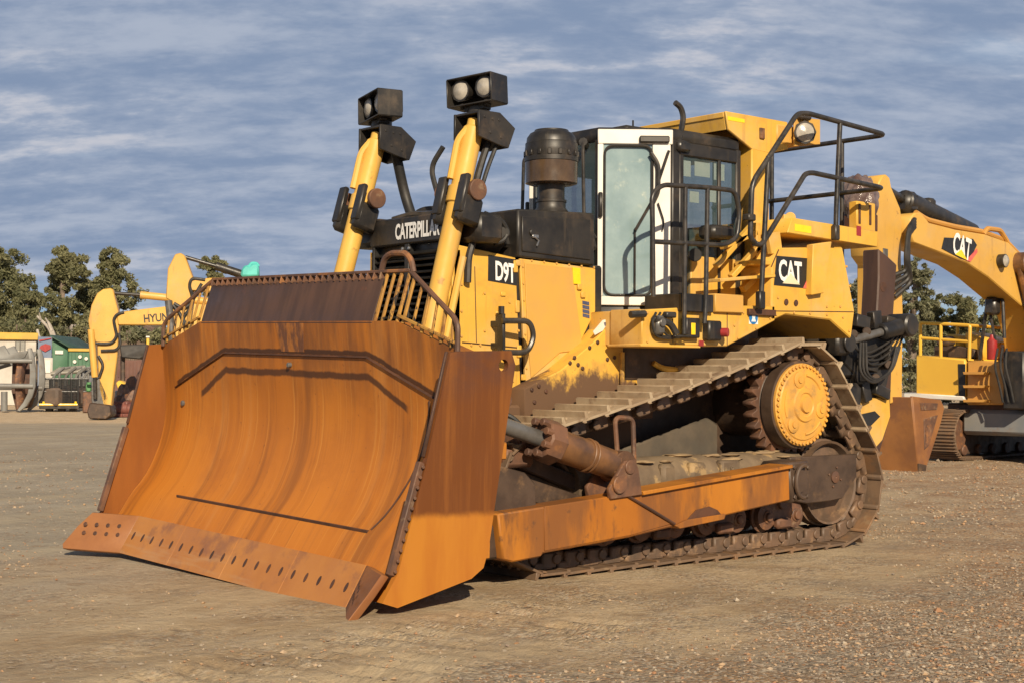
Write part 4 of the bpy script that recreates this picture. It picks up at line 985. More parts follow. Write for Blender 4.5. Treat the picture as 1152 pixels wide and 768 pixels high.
m = MB(); m.box(P(718, 372, y=1.0), (.02, .12, .16), .01); m.box(P(712, 375, y=1.0), (.02, .08, .1), .01); m.build('label', M['sign_yellow'], fen)

# ---------------------------------------------------------------- handrails
def rails(name, paths, r_=0.024, rad=0.10):
    mm = MB()
    for p in paths: mm.tube(p, r_, 10, rad)
    return mm.build(name, M['black_tube'], dz)
YH = 1.28
A_ = lambda px, py: P(px, py, y=YH)
rc = P(997, 152, y=YH); rm = P(995, 212, y=YH)
rails('walkway_rail', [
    [A_(851, 275), A_(844, 268), A_(845.9, 206), A_(897, 128), A_(908, 127.5), rc, Vector((rc.x, -0.95, rc.z))],
    [A_(848, 274), A_(856, 276), A_(862, 268), A_(906, 195.5), A_(914, 194.5), rm, Vector((rm.x, -0.95, rm.z))],
    [A_(856, 340), A_(858, 300), A_(864.5, 176)],
    [A_(940, 268), A_(941, 230), A_(945, 139)],
    [Vector((rc.x, 0.75, rm.z-0.95)), Vector((rc.x, 0.75, rc.z))], [Vector((rc.x, -0.15, rm.z-0.95)), Vector((rc.x, -0.15, rc.z))], [Vector((rc.x, -0.95, rm.z-0.95)), Vector((rc.x, -0.95, rc.z))]])
for p_, s_ in (((940, 262), (.07, .06, .14)), ((855.5, 338), (.08, .06, .16)), ((843, 245), (.1, .08, .06))): m = MB(); m.box(A_(*p_), s_, .01); m.build('rail_clamp', M['black'], dz)
YS = 1.30
B_ = lambda px, py: P(px, py, y=YS)
rails('door_guard_rail', [
    [B_(734, 250), B_(733, 219), B_(745, 208), B_(800, 211.5), B_(827, 215), B_(832, 240), B_(829, 268), B_(815, 276), B_(734, 272)],
    [B_(735, 334), B_(734, 230)], [B_(769.5, 376), B_(770, 335), B_(771, 209)], [B_(792.5, 364), B_(794, 340), B_(796, 211)]], 0.021, 0.07)
m = MB(); m.bar(B_(758, 378), B_(775, 378), .03, .02); m.build('rail_foot', M['black'], dz)

# ---------------------------------------------------------------- lift cylinders with lamps
for s in S2:
    if s > 0: top = P(533, 143, y=0.60); bot = P(491, 340, y=0.60)
    else: top = P(424, 158, y=-0.60); bot = P(387, 306, y=-0.60)
    y = s*0.60; d = (bot-top).normalized()
    m = MB(); m.cyl(top, top+d*2.1, 0.082, None, 30, 0.02); m.cyl(top+d*0.52, top+d*0.66, 0.098, None, 30)
    m.tube([top+d*2.0+Vector((-.1, s*0.09, 0)), top+d*1.1+Vector((-.1, s*0.09, 0))], 0.03, 8)
    m.tube([top+d*0.45+Vector((.10, -.03, 0)), top+d*0.12+Vector((.11, -.03, 0)), top+d*0.02+Vector((.06, 0, 0))], 0.03, 8, .06)
    m.cyl(top-d*0.06, top+d*0.02, 0.06, None, 14)
    lc = m.build('lift_cylinder', M['liftyellow'], dz)
    m = MB(); m.cyl(top+d*2.05, top+d*2.75, 0.055); m.build('rod', M['chrome'], lc)
    # yoke and its caps
    pv = top+d*0.62; m = MB(); X = d; Yv = Vector((0, 1, 0)); Zv = X.cross(Yv); R = Matrix((X, Yv, Zv)).transposed()
    for sy in (-1, 1):
        c = pv+Vector((0, (0.165 if sy*s > 0 else 0.12)*sy, 0))
        m.box(c+d*0.10, (0.24, 0.10, 0.22), 0.03, R)
        m.box(c+Vector((0.09, 0, 0.03)), (0.32, 0.10, 0.05), 0.012, R)
    m.bb(pv.x-0.34, pv.x-0.06, y-0.22, y+0.18, pv.z-0.34, pv.z-0.10, 0.04)
    m.build('yoke', M['black'], lc)
    for sy in (-1, 1): c = pv+Vector((0, sy*0.165, 0)); m = MB(); m.cyl(c+Vector((-.02, sy*0.03, 0.06)), c+Vector((-.02, sy*0.075, 0.06)), 0.085, None, 22); m.build('yoke_cap', M['rust'], lc)
    # lamp mount: folded black box around the cylinder head
    m = MB(); zt = top.z+0.11
    for sy in (-1, 1):
        yy = y+sy*0.155
        m.pxz([(top.x+0.08, zt), (top.x-0.14, zt), (top.x-0.30, zt-0.11), (top.x-0.23, zt-0.28), (top.x-0.12, zt-0.26), (top.x+0.08, zt-0.21)], yy-0.012, yy+0.012, 0.004)
    m.bb(top.x-0.14, top.x+0.07, y-0.15, y+0.15, zt-0.02, zt, 0.004)
    m.prism([(top.x-0.14, y-0.15, zt), (top.x-0.30, y-0.15, zt-0.11), (top.x-0.23, y-0.15, zt-0.28), (top.x-0.2, y-0.15, zt-0.27)], (0, 0.30, 0), 0.004)
    for px, pz in ((0.02, -0.05), (-0.06, -0.06), (-0.13, -0.06), (-0.04, -0.17), (-0.15, -0.2)): m.cyl((top.x+px, y+0.165, zt+pz), (top.x+px, y+0.172, zt+pz), 0.012, None, 8, .002)
    m.cyl((top.x-0.05, y, zt), (top.x-0.05, y, zt+0.06), 0.09, None, 16)
    lm = m.build('lamp_mount', M['black'], lc)
    # open lamp box with two lamps
    zc_ = zt+0.175; ang = 0.26 if s > 0 else -0.21; Rz = Matrix.Rotation(ang, 3, 'Z') @ Matrix.Rotation(0.05, 3, 'X'); o_ = Vector((top.x-0.03, y, zc_)); o_.z -= 0.0
    def bxr(mm, c, sz, b=.004, mi=0): mm.box(o_+Rz @ Vector(c), sz, b, Rz, mi)
    m = MB(); W_, H_, Dp = 0.44, 0.225, 0.23
    bxr(m, (0, 0, H_/2), (Dp, W_, .012)); bxr(m, (0, 0, -H_/2), (Dp, W_, .012)); bxr(m, (0, -W_/2, 0), (Dp, .012, H_)); bxr(m, (0, W_/2, 0), (Dp, .012, H_))
    bxr(m, (-Dp/2, 0, 0.02), (.012, W_, H_-.04)); bxr(m, (0.0, 0, -H_/2-.02), (.1, .2, .04))
    lb = m.build('work_lamp', M['black'], dz)
    for yy in (-0.12, 0.12):
        c = o_+Rz @ Vector((0.045, yy, 0.02)); m = MB(); ax = Rz @ Vector((1, 0, 0))
        m.lathe([(0.05, -0.12), (0.085, -0.02), (0.092, 0.02), (0.08, 0.02)], c, ax, 10); m.box(c+Rz @ Vector((-.02, 0, -.13)), (.06, .03, .05), .004, Rz); m.build('lamp_housing', M['black'], lb)
        m = MB(); m.lathe([(0.083, 0.012), (0.06, 0.032), (0.0, 0.04)], c, ax, 20); m.build('lamp_lens', M['lens'], lb)
    # hoses down to the hood
    m = MB()
    if s < 0:
        m.tube([top+Vector((-.16, .05, -.08)), top+Vector((-.30, .0, -.45)), top+Vector((-.3, .15, -.72)), Vector((1.85, -.25, 2.93)), Vector((1.7, .2, 2.92))], .045, 10, .3)
    else:
        m.tube([top+Vector((.02, -.38, -.12)), top+Vector((.06, -.50, -.28)), top+Vector((.05, -.42, -.5)), top+Vector((.1, -.25, -.66))], .022, 8, .15)
        m.tube([top+Vector((-.12, .06, -.08)), top+d*.35+Vector((-.10, .06, 0)), top+d*.75+Vector((-.10, .05, 0))], .030, 8, .2)
        m.tube([top+Vector((-.17, .11, -.10)), top+d*.35+Vector((-.15, .10, 0)), top+d*.72+Vector((-.12, .09, 0))], .018, 8, .1)
        m.tube([P(541, 252, y=.62), P(535, 262, y=.62), P(527, 290, y=.62), P(526, 318, y=.62)], .03, 8, .05)
    m.build('lamp_cable', M['rubber'], lc)

# ---------------------------------------------------------------- ripper
m = MB()
for s in S2:
    q = side(0.60, [(944, 372), (963, 366), (1000, 372), (1004, 400), (988, 470), (968, 470), (960, 420), (944, 404)])
    m.pxz(q, s*0.50, s*0.62, 0.015)
m.bb(-3.35, -2.15, -0.6, 0.6, 1.55, 1.75, .03); m.bb(-2.9, -2.2, -0.8, 0.8, 1.0, 1.5, .05)
q = side(0.55, [(962, 356), (1018, 356), (1022, 380), (1000, 386), (962, 374)]); m.pxz(q, -.55, .55, .03)
q = side(0.62, [(968, 405), (1000, 400), (994, 470), (966, 476), (955, 430)]); m.pxz(q, -.5, .55, .02)
rp = m.build('ripper_frame', M['black'], dz)
m = MB(); a_, b_ = P(948, 386, y=.72), P(1018, 366, y=.72); m.cyl(a_, b_, .042); m.build('rod', M['greysteel'], rp)
m = MB(); m.box(a_+Vector((.06, -.06, 0)), (.22, .26, .24), .03); m.cyl(a_-Vector((0, .16, 0)), a_+Vector((0, .10, 0)), .09, None, 18); m.build('rod_clevis', M['black'], rp)
m = MB(); m.cyl(a_.lerp(b_, .60), a_.lerp(b_, 1.1), .085, None, 18, .02); m.cyl(b_-Vector((0, .2, 0)), b_+Vector((0, .10, 0)), .12, None, 18, .02)
m.build('ripper_cylinder', M['black'], rp)
m = MB(); q = side(.64, [(962, 452), (1001, 443), (1002, 468), (993, 495), (985, 504), (975, 492)]); m.pxz(q, .30, .64, .01); m.build('lower_plate', M['yellow'], rp); m = MB(); m.pxz(q, -.64, -.30, .01); m.build('lower_plate', M['yellow'], rp)
m = MB(); q = side(.645, [(966, 466), (984, 462), (990, 468), (980, 478), (970, 480)]); m.prism([(x, .642, z) for x, z in q], (0, .006, 0), 0); m.build('shade_band', M['sign_black'], rp)  # shadow on the yellow plate, painted on as a dark band
m = MB(); q = side(.1, [(987, 280), (997, 288), (1007.7, 298), (1004, 352), (1000, 470), (985, 520), (978, 520), (985, 350), (987, 313)])
m.pxz(q, -.10, .12, .015); m.cyl(P(994, 323, y=.12), P(994, 323, y=.12)+Vector((0, .004, 0)), .055, None, 16, .001, 1)
m.build('ripper_shank', [M['maroon'], M['weld']], rp)
m = MB()
for k in range(3): m.tube([P(968+3*k, 385, y=.75), P(967+4*k, 420, y=.78), P(982+2*k, 432-2*k, y=.8), P(1004-k, 418, y=.8), P(1012-2*k, 390, y=.75)], .014, 8, .25)
m.build('ripper_hose', M['rubber'], rp)
m = MB()
for k in range(4): m.tube([P(955+5*k, 378, y=.70), P(962+4*k, 392+6*k, y=.74), P(975+6*k, 398+4*k, y=.72), P(996+4*k, 388+3*k, y=.70), P(1008+3*k, 376, y=.66)], .012, 8, .2)
m.build('ripper_hose', M['rubber'], rp)
for (px, py, sx_, sz_) in ((968, 362, .22, .16), (984, 360, .14, .22), (1003, 362, .26, .10), (978, 410, .20, .16), (990, 440, .24, .14), (972, 440, .12, .26), (1000, 398, .10, .2)):
    m = MB(); m.box(P(px, py, y=.66), (sx_, .09, sz_*.8), .008, Matrix.Rotation(.3*((px*7) % 5-2)/2, 3, 'Y')); m.build('ripper_linkage', M['black'], rp)
for (px, py) in ((960, 376), (975, 373), (1000, 410), (985, 425)): m = MB(); m.cyl(P(px, py, y=.60), P(px, py, y=.74), .045, None, 14, .01); m.build('ripper_pin', M['darksteel'], rp)
# bundle wrapped in clear film, strapped on the walkway
wb = MB(); c = P(967, 226, y=0.35)
bmw = bmesh.new(); bmesh.ops.create_icosphere(bmw, subdivisions=4, radius=1.0)
for v in bmw.verts:
    n_ = math.sin(v.co.x*9+v.co.z*5)*.06+math.sin(v.co.y*13-v.co.z*7)*.05+random.uniform(-.02, .02)
    v.co = Vector((v.co.x*.19*(1+n_), v.co.y*.19*(1+n_), v.co.z*.27*(1+n_)))+Vector((c.x, c.y, c.z))
wb._take(bmw); o = wb.build('wrapped_bundle', material('crumpled plastic film', (0.22, 0.17, 0.155), (0.09, 0.055, 0.05), 5, 0.16, bump=.7, bscale=11, bdist=.03), None, 80)
tag(o, 'bundle in crumpled plastic film standing on the rear walkway of the bulldozer', 'bundle')
m = MB(); m.box((c.x, c.y, c.z-.24), (.28, .28, .2), .02); m.build('crate_base', M['weld'], o)

# ================================================================ GROUND
# edge of the coarse gravel: signed metres from a line on the ground, positive on the near right side
_pa, _pb = Vector((3.96, 3.98, 0)), Vector((-0.97, 3.00, 0)) 
_pd = (_pb-_pa).normalized(); _pn = Vector((_pd.y, -_pd.x, 0))
if _pn.dot(Vector((6, 8, 0))-_pa) < 0: _pn = -_pn
PEB = (_pn.x, _pn.y, -_pn.dot(_pa))
def ground_material():
    m = bpy.data.materials.new('packed gravel yard'); m.use_nodes = True
    nt_ = m.node_tree; n_ = nt_.nodes; l_ = nt_.links; b = n_['Principled BSDF']
    t = n_.new('ShaderNodeTexCoord'); X = t.outputs['Object']
    def noise(sc, det=6, ro=0.6, st=None, rz=0.0, dist=0.0):
        n = n_.new('ShaderNodeTexNoise'); n.inputs['Scale'].default_value = sc; n.inputs['Detail'].default_value = det; n.inputs['Roughness'].default_value = ro; n.inputs['Distortion'].default_value = dist
        mp = n_.new('ShaderNodeMapping'); mp.vector_type = 'TEXTURE' if rz else 'POINT'; l_.new(X, mp.inputs[0])
        if st: mp.inputs['Scale'].default_value = st
        mp.inputs['Rotation'].default_value = (0, 0, rz); l_.new(mp.outputs[0], n.inputs['Vector']); return n.outputs['Fac']
    def mr(f, a_, b_, x=0.0, y=1.0):
        n = n_.new('ShaderNodeMapRange'); n.interpolation_type = 'SMOOTHSTEP'; l_.new(f, n.inputs[0])
        for i, v in enumerate((a_, b_, x, y)): n.inputs[i+1].default_value = v
        return n.outputs[0]
    def mt(op, a_, b_=0.0):
        n = n_.new('ShaderNodeMath'); n.operation = op
        for i, v in enumerate((a_, b_)):
            if isinstance(v, (int, float)): n.inputs[i].default_value = v
            else: l_.new(v, n.inputs[i])
        return n.outputs[0]
    def mix(f, a_, b_):
        n = n_.new('ShaderNodeMix'); n.data_type = 'RGBA'; l_.new(f, n.inputs[0])
        for i, c in ((6, a_), (7, b_)):
            if isinstance(c, tuple): n.inputs[i].default_value = (*c, 1)
            else: l_.new(c, n.inputs[i])
        return n.outputs[2]
    sp = n_.new('ShaderNodeSeparateXYZ'); l_.new(X, sp.inputs[0])
    def along(vx, vy, off): return mt('ADD', mt('ADD', mt('MULTIPLY', sp.outputs[0], vx), mt('MULTIPLY', sp.outputs[1], vy)), off)
    wob = noise(0.35, 5, 0.6)
    # u: metres to the right of the view axis, v: metres away from the camera
    u = along(RT.x, RT.y, -(CAM.x*RT.x+CAM.y*RT.y)); fh = Vector((FW.x, FW.y)).normalized()
    v = along(fh.x, fh.y, -(CAM.x*fh.x+CAM.y*fh.y))
    c = mix(mr(noise(0.9), 0.35, 0.65), (0.45, 0.345, 0.215), (0.31, 0.22, 0.128))
    c = mix(mr(noise(3.0, 8, 0.7), 0.45, 0.75, 0, 0.6), c, (0.43, 0.355, 0.255))
    # grey compacted road on the left
    road = mr(mt('ADD', mt('ADD', mt('MULTIPLY', u, -1.0), mt('MULTIPLY', wob, 4.0)), mt('MULTIPLY', v, -0.10)), 3.0, 5.5)
    c = mix(mt('MULTIPLY', road, 0.9), c, mix(mr(noise(0.5, 6, .65), .38, .62), (0.345, 0.305, 0.24), (0.28, 0.245, 0.19)))
    c = mix(mt('MULTIPLY', mr(noise(2.2, 6, .7), 0.56, 0.66), 0.7), c, (0.235, 0.165, 0.10))
    # brown loose gravel towards the right
    br = mr(mt('ADD', mt('ADD', mt('MULTIPLY', u, 1.0), mt('MULTIPLY', wob, 3.0)), mt('MULTIPLY', v, -0.20)), 1.6, 3.4)
    c = mix(mt('MULTIPLY', br, 0.85), c, mix(mr(noise(1.4, 6), 0.4, 0.62), (0.44, 0.30, 0.175), (0.30, 0.165, 0.08)))
    # pale dusty lane worn by wheels and darker ruts, running along the tracks
    ang = math.radians(196)
    lane = noise(1.0, 4, 0.5, (5.0, 0.9, 1.0), ang, 0.4)
    lanem = mr(lane, 0.50, 0.66)
    c = mix(mt('MULTIPLY', lanem, 0.45), c, (0.46, 0.37, 0.245))
    gg = mr(mt('ADD', noise(0.5, 5, .6), mt('ADD', mt('MULTIPLY', u, .06), mt('MULTIPLY', v, -.03))), 0.30, 0.46)
    c = mix(mt('MULTIPLY', mt('MULTIPLY', gg, mt('SUBTRACT', 1.0, lanem)), .65), c, (0.235, 0.20, 0.155))
    rut = noise(1.0, 6, 0.65, (2.4, 0.55, 1.0), ang+0.25, 0.5)
    c = mix(mr(rut, 0.56, 0.70, 0, 0.5), c, (0.215, 0.165, 0.11))
    # tan gravel spread beyond the road
    far = mr(mt('ADD', v, mt('MULTIPLY', wob, 5.0)), 51.0, 55.0)
    c = mix(far, c, mix(mr(noise(2.0), .4, .6), (0.58, 0.45, 0.30), (0.50, 0.37, 0.23)))
    # stone speckle
    vo = n_.new('ShaderNodeTexVoronoi'); vo.inputs['Scale'].default_value = 48; l_.new(X, vo.inputs['Vector'])
    vo2 = n_.new('ShaderNodeTexVoronoi'); vo2.inputs['Scale'].default_value = 21; l_.new(X, vo2.inputs['Vector']); spk2 = n_.new('ShaderNodeSeparateColor'); l_.new(vo2.outputs['Color'], spk2.inputs[0])
    spk = n_.new('ShaderNodeSeparateColor'); l_.new(vo.outputs['Color'], spk.inputs[0])
    peb = mr(mt('ADD', along(PEB[0], PEB[1], PEB[2]), mt('MULTIPLY', mt('SUBTRACT', noise(0.8, 5, .65), .5), 3.2)), -0.35, 0.55)
    loose = mt('MULTIPLY', mr(noise(1.6, 5, 0.6), 0.40, 0.60, 0.25, 1.0), mt('MULTIPLY', mr(lane, 0.64, 0.5, 0.15, 1.0), mr(mt('ADD', u, mt('MULTIPLY', wob, 3.0)), -0.5, 2.8, 0.7, 1.0)))
    loose = mt('MAXIMUM', mt('MULTIPLY', loose, 0.75), mt('MAXIMUM', peb, mt('MULTIPLY', br, 0.85)))
    c = mix(mt('MULTIPLY', peb, 0.55), c, mix(mr(noise(1.1, 6, .65), .42, .6), (0.27, 0.215, 0.155), (0.26, 0.155, 0.085)))
    c = mix(mt('MULTIPLY', mr(spk2.outputs[0], 0.80, 0.86), mt('MULTIPLY', loose, 0.6)), c, (0.17, 0.135, 0.10))
    c = mix(mt('MULTIPLY', mr(spk2.outputs[1], 0.86, 0.92), mt('MULTIPLY', loose, 0.6)), c, (0.50, 0.42, 0.31))
    c = mix(mt('MULTIPLY', mr(spk.outputs[0], 0.68, 0.76), mt('MULTIPLY', loose, 0.65)), c, (0.50, 0.42, 0.32))
    c = mix(mt('MULTIPLY', mr(spk.outputs[1], 0.66, 0.74), mt('MULTIPLY', loose, 0.65)), c, (0.15, 0.12, 0.09))
    c = mix(mt('MULTIPLY', mr(spk.outputs[2], 0.86, 0.92), mt('MULTIPLY', loose, 0.7)), c, (0.36, 0.19, 0.09))
    l_.new(c, b.inputs['Base Color']); b.inputs['Roughness'].default_value = 0.95; b.inputs['Specular IOR Level'].default_value = 0.15
    hgt = mt('ADD', mt('MULTIPLY', mt('MULTIPLY', mt('SUBTRACT', 1.0, vo.outputs['Distance']), loose), 0.5), mt('ADD', mt('MULTIPLY', noise(9, 8, 0.7), 1.2), mt('MULTIPLY', noise(1.5, 5, 0.6), 2.5)))
    bn = n_.new('ShaderNodeBump'); bn.inputs['Strength'].default_value = 0.9; bn.inputs['Distance'].default_value = 0.022; l_.new(hgt, bn.inputs['Height']); l_.new(bn.outputs[0], b.inputs['Normal'])
    return m
from mathutils import noise as mnoise
FH = Vector((FW.x, FW.y, 0)).normalized(); RH = Vector((RT.x, RT.y, 0)).normalized()
def gz(x, y):
    p = Vector((x, y, 0)); r_ = p-Vector((CAM.x, CAM.y, 0)); v = r_.dot(FH); u = r_.dot(RH)
    amp = 1.0
    if -3.2 < x < 4.8 and abs(y) < 2.9: amp = 0.15
    lane = Vector((x*math.cos(0.28)+y*math.sin(0.28), -x*math.sin(0.28)+y*math.cos(0.28), 0))
    z = 0.016*mnoise.noise(p*0.7)+0.010*mnoise.noise(p*2.3)+0.016*mnoise.noise(Vector((lane.x*0.25, lane.y*2.6, 3)))
    z *= amp
    # cleat prints of the tracks where the machine has stood and turned
    for yc_, x0_ in ((2.02, 1.5), (3.1, 2.6)):
        q_ = (x-x0_)*0.28; yy = y-yc_-q_
        if x > x0_ and abs(yy) < 0.36: z += (0.034*math.sin((x+yy*.2)*2*PI/0.23)-0.008)*min(1, (x-x0_)*2)*(0.5+0.7*mnoise.noise(p*1.1))*min(1, (0.36-abs(yy))*8)
    return -0.012+z if v < 45 else -0.012
us = [-900, -400, -180, -90, -50, -30, -20, -14]+[-10+0.2*i for i in range(35)]+[-3+0.06*i for i in range(75)]+[1.5+0.2*i for i in range(44)]+[10.4, 14, 20, 30, 50, 90, 180, 400, 900]
vs2 = [-300, -100, -40, -15, -5, 0]+[3+0.2*i for i in range(10)]+[5+0.055*i for i in range(90)]+[10+0.14*i for i in range(50)]+[17+0.5*i for i in range(40)]+[40, 48, 60, 80, 120, 200, 400, 900, 1800]
gv, gf = [], []
C2 = Vector((CAM.x, CAM.y, 0))
for v in vs2:
    for u in us:
        p = C2+FH*v+RH*u; gv.append((p.x, p.y, gz(p.x, p.y)))
nu = len(us)
for j in range(len(vs2)-1):
    for i in range(nu-1): gf.append((j*nu+i, j*nu+i+1, (j+1)*nu+i+1, (j+1)*nu+i))
g = MB().raw(gv, gf).build('ground', ground_material(), None, 180); g['kind'] = 'structure'

# loose stones in the foreground
def stone_material():
    m = bpy.data.materials.new('loose gravel stones'); m.use_nodes = True; n_ = m.node_tree.nodes; l_ = m.node_tree.links; b = n_['Principled BSDF']
    gi = n_.new('ShaderNodeNewGeometry'); cr = n_.new('ShaderNodeValToRGB'); l_.new(gi.outputs['Random Per Island'], cr.inputs[0])
    e_ = cr.color_ramp.elements; e_[0].color = (0.17, 0.135, 0.10, 1); e_[1].color = (0.42, 0.35, 0.26, 1)
    for p_, c_ in ((0.3, (0.34, 0.28, 0.21, 1)), (0.55, (0.42, 0.28, 0.16, 1)), (0.75, (0.30, 0.15, 0.075, 1)), (0.85, (0.24, 0.20, 0.16, 1))): x_ = e_.new(p_); x_.color = c_
    l_.new(cr.outputs[0], b.inputs['Base Color']); b.inputs['Roughness'].default_value = 0.9; return m
rnd = random.Random(5)
iv = [Vector(p) for p in ((1, 0, 0), (.2, .9, .1), (-1, .2, 0), (0, -1, .1), (.1, .1, 1), (0, 0, -1))]; jf = [(0, 1, 4), (1, 2, 4), (2, 3, 4), (3, 0, 4), (1, 0, 5), (2, 1, 5), (3, 2, 5), (0, 3, 5)]
st = MB()
cnt = 0
while cnt < 20000:
    v = 5.5+(rnd.random()**1.35)*26; u = rnd.uniform(-0.37, 0.37)*v
    dens = 0.75 
    pe = (C2+FH*v+RH*u).dot(Vector((PEB[0], PEB[1], 0)))+PEB[2]+mnoise.noise(Vector((u*.9, v*.9, 7)))*1.2
    if pe < 0.1 and u < 0 and rnd.random() < .12: pass
    elif pe < 0.1 and not (u-.2*v+mnoise.noise(Vector((u*.35, v*.35, 2)))*1.5 > .6 and rnd.random() < .8) and rnd.random() < 0.90: continue
    if mnoise.noise(Vector((u*.6, v*.6, 1)))+rnd.uniform(-.4, .4) < 0.15-0.5*dens+.1: continue
    p = C2+FH*v+RH*u
    if -2.5 < p.x < 4.3 and abs(p.y) < 2.3: continue
    s_ = 0.005+0.012*rnd.random()**3+(0.02*rnd.random() if rnd.random() < 0.012 else 0)
    if v > 16: s_ *= 1.5
    R = Matrix.Rotation(rnd.uniform(0, 6.3), 3, 'Z') @ Matrix.Rotation(rnd.uniform(-.5, .5), 3, 'X'); sc = (s_*rnd.uniform(.8, 1.5), s_*rnd.uniform(.7, 1.2), s_*rnd.uniform(.45, .8))
    z = gz(p.x, p.y)+sc[2]*0.35
    st.raw([Vector((p.x, p.y, z))+R @ Vector((q.x*sc[0]*rnd.uniform(.8, 1.2), q.y*sc[1]*rnd.uniform(.8, 1.2), q.z*sc[2])) for q in iv], jf); cnt += 1
o = st.build('gravel', stone_material(), None, 20); o['kind'] = 'stuff'

# ================================================================ EXCAVATORS
class Pl:   # vertical plane through O along the horizontal direction d
    def __init__(self, O, d): self.O = Vector(O); self.d = Vector((d.x, d.y, 0)).normalized(); self.n = Vector((self.d.y, -self.d.x, 0))
    def at(self, px, py, off=0.0): return PP(px, py, self.O, self.n)+self.n*off
    def pts(self, l): return [self.at(*q) for q in l]
    def slab(self, mb, l, o0, o1, b=0.02, mi=0): mb.prism([self.at(x, y, o0) for x, y in l], self.n*(o1-o0), b, mi)
M['exc'] = material('faded excavator yellow paint', (0.64, 0.375, 0.075), (0.57, 0.32, 0.06), 0.8, 0.42, layers=(
    {'col': (0.50, 0.32, 0.13), 'scale': 1.5, 'lo': 0.48, 'hi': 0.70, 'amt': 0.6}, {'col': (0.28, 0.15, 0.06), 'scale': 2.0, 'stretch': (3, 3, .5), 'lo': .58, 'hi': .72, 'amt': .5}, {'col': (0.2, 0.1, 0.04), 'scale': 9, 'lo': .64, 'hi': .7, 'amt': .6}))
M['exc_pale'] = material('excavator pale yellow paint', (0.72, 0.44, 0.05), (0.66, 0.38, 0.045), 0.8, 0.45, layers=(
    {'col': (0.48, 0.28, 0.07), 'scale': 2.5, 'lo': 0.55, 'hi': 0.72, 'amt': 0.5},))
M['exc_orange'] = material('ochre orange machine paint', (0.55, 0.28, 0.06), (0.48, 0.24, 0.055), 1.2, 0.5)
M['bluegrey'] = material('blue grey worn steel', (0.17, 0.185, 0.20), (0.24, 0.23, 0.21), 1.2, 0.5, layers=({'col': (0.2, 0.11, 0.06), 'scale': 2.0, 'lo': .56, 'hi': .68, 'amt': .7},))
M['bucket'] = material('rust orange bucket steel', (0.30, 0.13, 0.04), (0.20, 0.085, 0.032), 2.0, 0.5, bump=.1, bscale=12, layers=({'col': (0.17, 0.075, 0.04), 'scale': 1.5, 'lo': .52, 'hi': .66, 'amt': .7},))

def crawler(name, O, F, S, L_, W_, H_, parent):   # one crawler track: O ground centre, F forward, S side
    r_ = H_/2; prof = []
    for k in range(13): t = -PI/2+PI*k/12; prof.append((L_/2-r_+r_*math.cos(t), r_+r_*math.sin(t)))
    for k in range(13): t = PI/2+PI*k/12; prof.append((-L_/2+r_+r_*math.cos(t), r_+r_*math.sin(t)))
    m = MB(); Z = Vector((0, 0, 1))
    ins = [(x*0.97, (z-r_)*0.80+r_) for x, z in prof]
    m.prism([O+F*x-S*W_*0.22+Z*z for x, z in ins], S*W_*0.44, 0.02)
    fr = m.build(name, M['darksteel'], parent)
    m = MB(); dist = [0]
    for i in range(len(prof)): dist.append(dist[-1]+math.hypot(prof[(i+1) % len(prof)][0]-prof[i][0], prof[(i+1) % len(prof)][1]-prof[i][1]))
    n = int(dist[-1]/0.21)
    for k in range(n):
        s_ = (k+.5)*dist[-1]/n; i = max(j for j in range(len(prof)) if dist[j] <= s_); a_, b_ = prof[i], prof[(i+1) % len(prof)]; t = (s_-dist[i])/max(1e-6, dist[i+1]-dist[i])
        x, z = a_[0]+(b_[0]-a_[0])*t, a_[1]+(b_[1]-a_[1])*t; dx, dz_ = b_[0]-a_[0], b_[1]-a_[1]; l_ = math.hypot(dx, dz_); dx /= l_; dz_ /= l_
        Xv = F*dx+Z*dz_; Nv = F*dz_-Z*dx; Rm = Matrix((Xv, S, Nv)).transposed(); c = O+F*x+Z*z-Nv*0.05
        m.box(c, (0.195, W_, 0.035), 0.006, Rm)
        for e_ in (-.07, 0, .07): m.box(c+Xv*e_+Nv*0.03, (0.02, W_, 0.04), 0.004, Rm)
    m.build('track_pads', M['shoe_rust'], fr)
    m = MB()
    for xe in (L_/2-r_, -L_/2+r_):
        c = O+F*xe+Z*r_; m.cyl(c-S*W_*.30, c+S*W_*.30, r_*.62, None, 20, .02)
    for k in range(6): c = O+F*(-L_/2+r_+(k+.5)*(L_-2*r_)/6)+Z*0.19; m.cyl(c-S*W_*.28, c+S*W_*.28, .11, None, 12, .02)
    m.build('wheels', M['rust'], fr)
    return fr

# ---- right-hand excavator behind the ripper: boom reaching over towards the camera
tip, foot = AT(1022, 250, 27.0), AT(1175, 430, 31.8)
d = Vector((foot.x-tip.x, foot.y-tip.y, 0)).normalized(); pl = Pl(tip, d)
if pl.n.dot(CAM-tip) < 0: pl.n = -pl.n
F, S = -d, pl.n
G = Vector((foot.x, foot.y, 0))-F*0.1-S*0.45
ex = thing('excavator', 'big yellow excavator behind the ripper, boom arched up with black logo patch', 'excavator', G)
inv_ = Matrix.Translation(-G)
def loc(o): o.matrix_parent_inverse = Matrix.Translation(-G); return o
def xb(mb, name, mt, parent=None): 
    o = mb.build(name, mt, parent or ex)
    if parent is None: o.matrix_parent_inverse = Matrix.Translation(-G)
    return o
m = MB(); W2 = 0.62
boom_l = [(1024, 262), (1024, 246), (1029, 240), (1036, 239), (1046, 251), (1075, 258.5), (1109, 264), (1135, 273), (1152, 290), (1172, 322), (1187, 370), (1190, 430), (1172, 440), (1165, 400), (1160, 372), (1152, 346), (1127, 325), (1112, 312), (1088, 296), (1062, 286), (1028, 273)]
pl.slab(m, boom_l, 0.0, -W2, 0.02); boom = xb(m, 'boom', M['exc'])
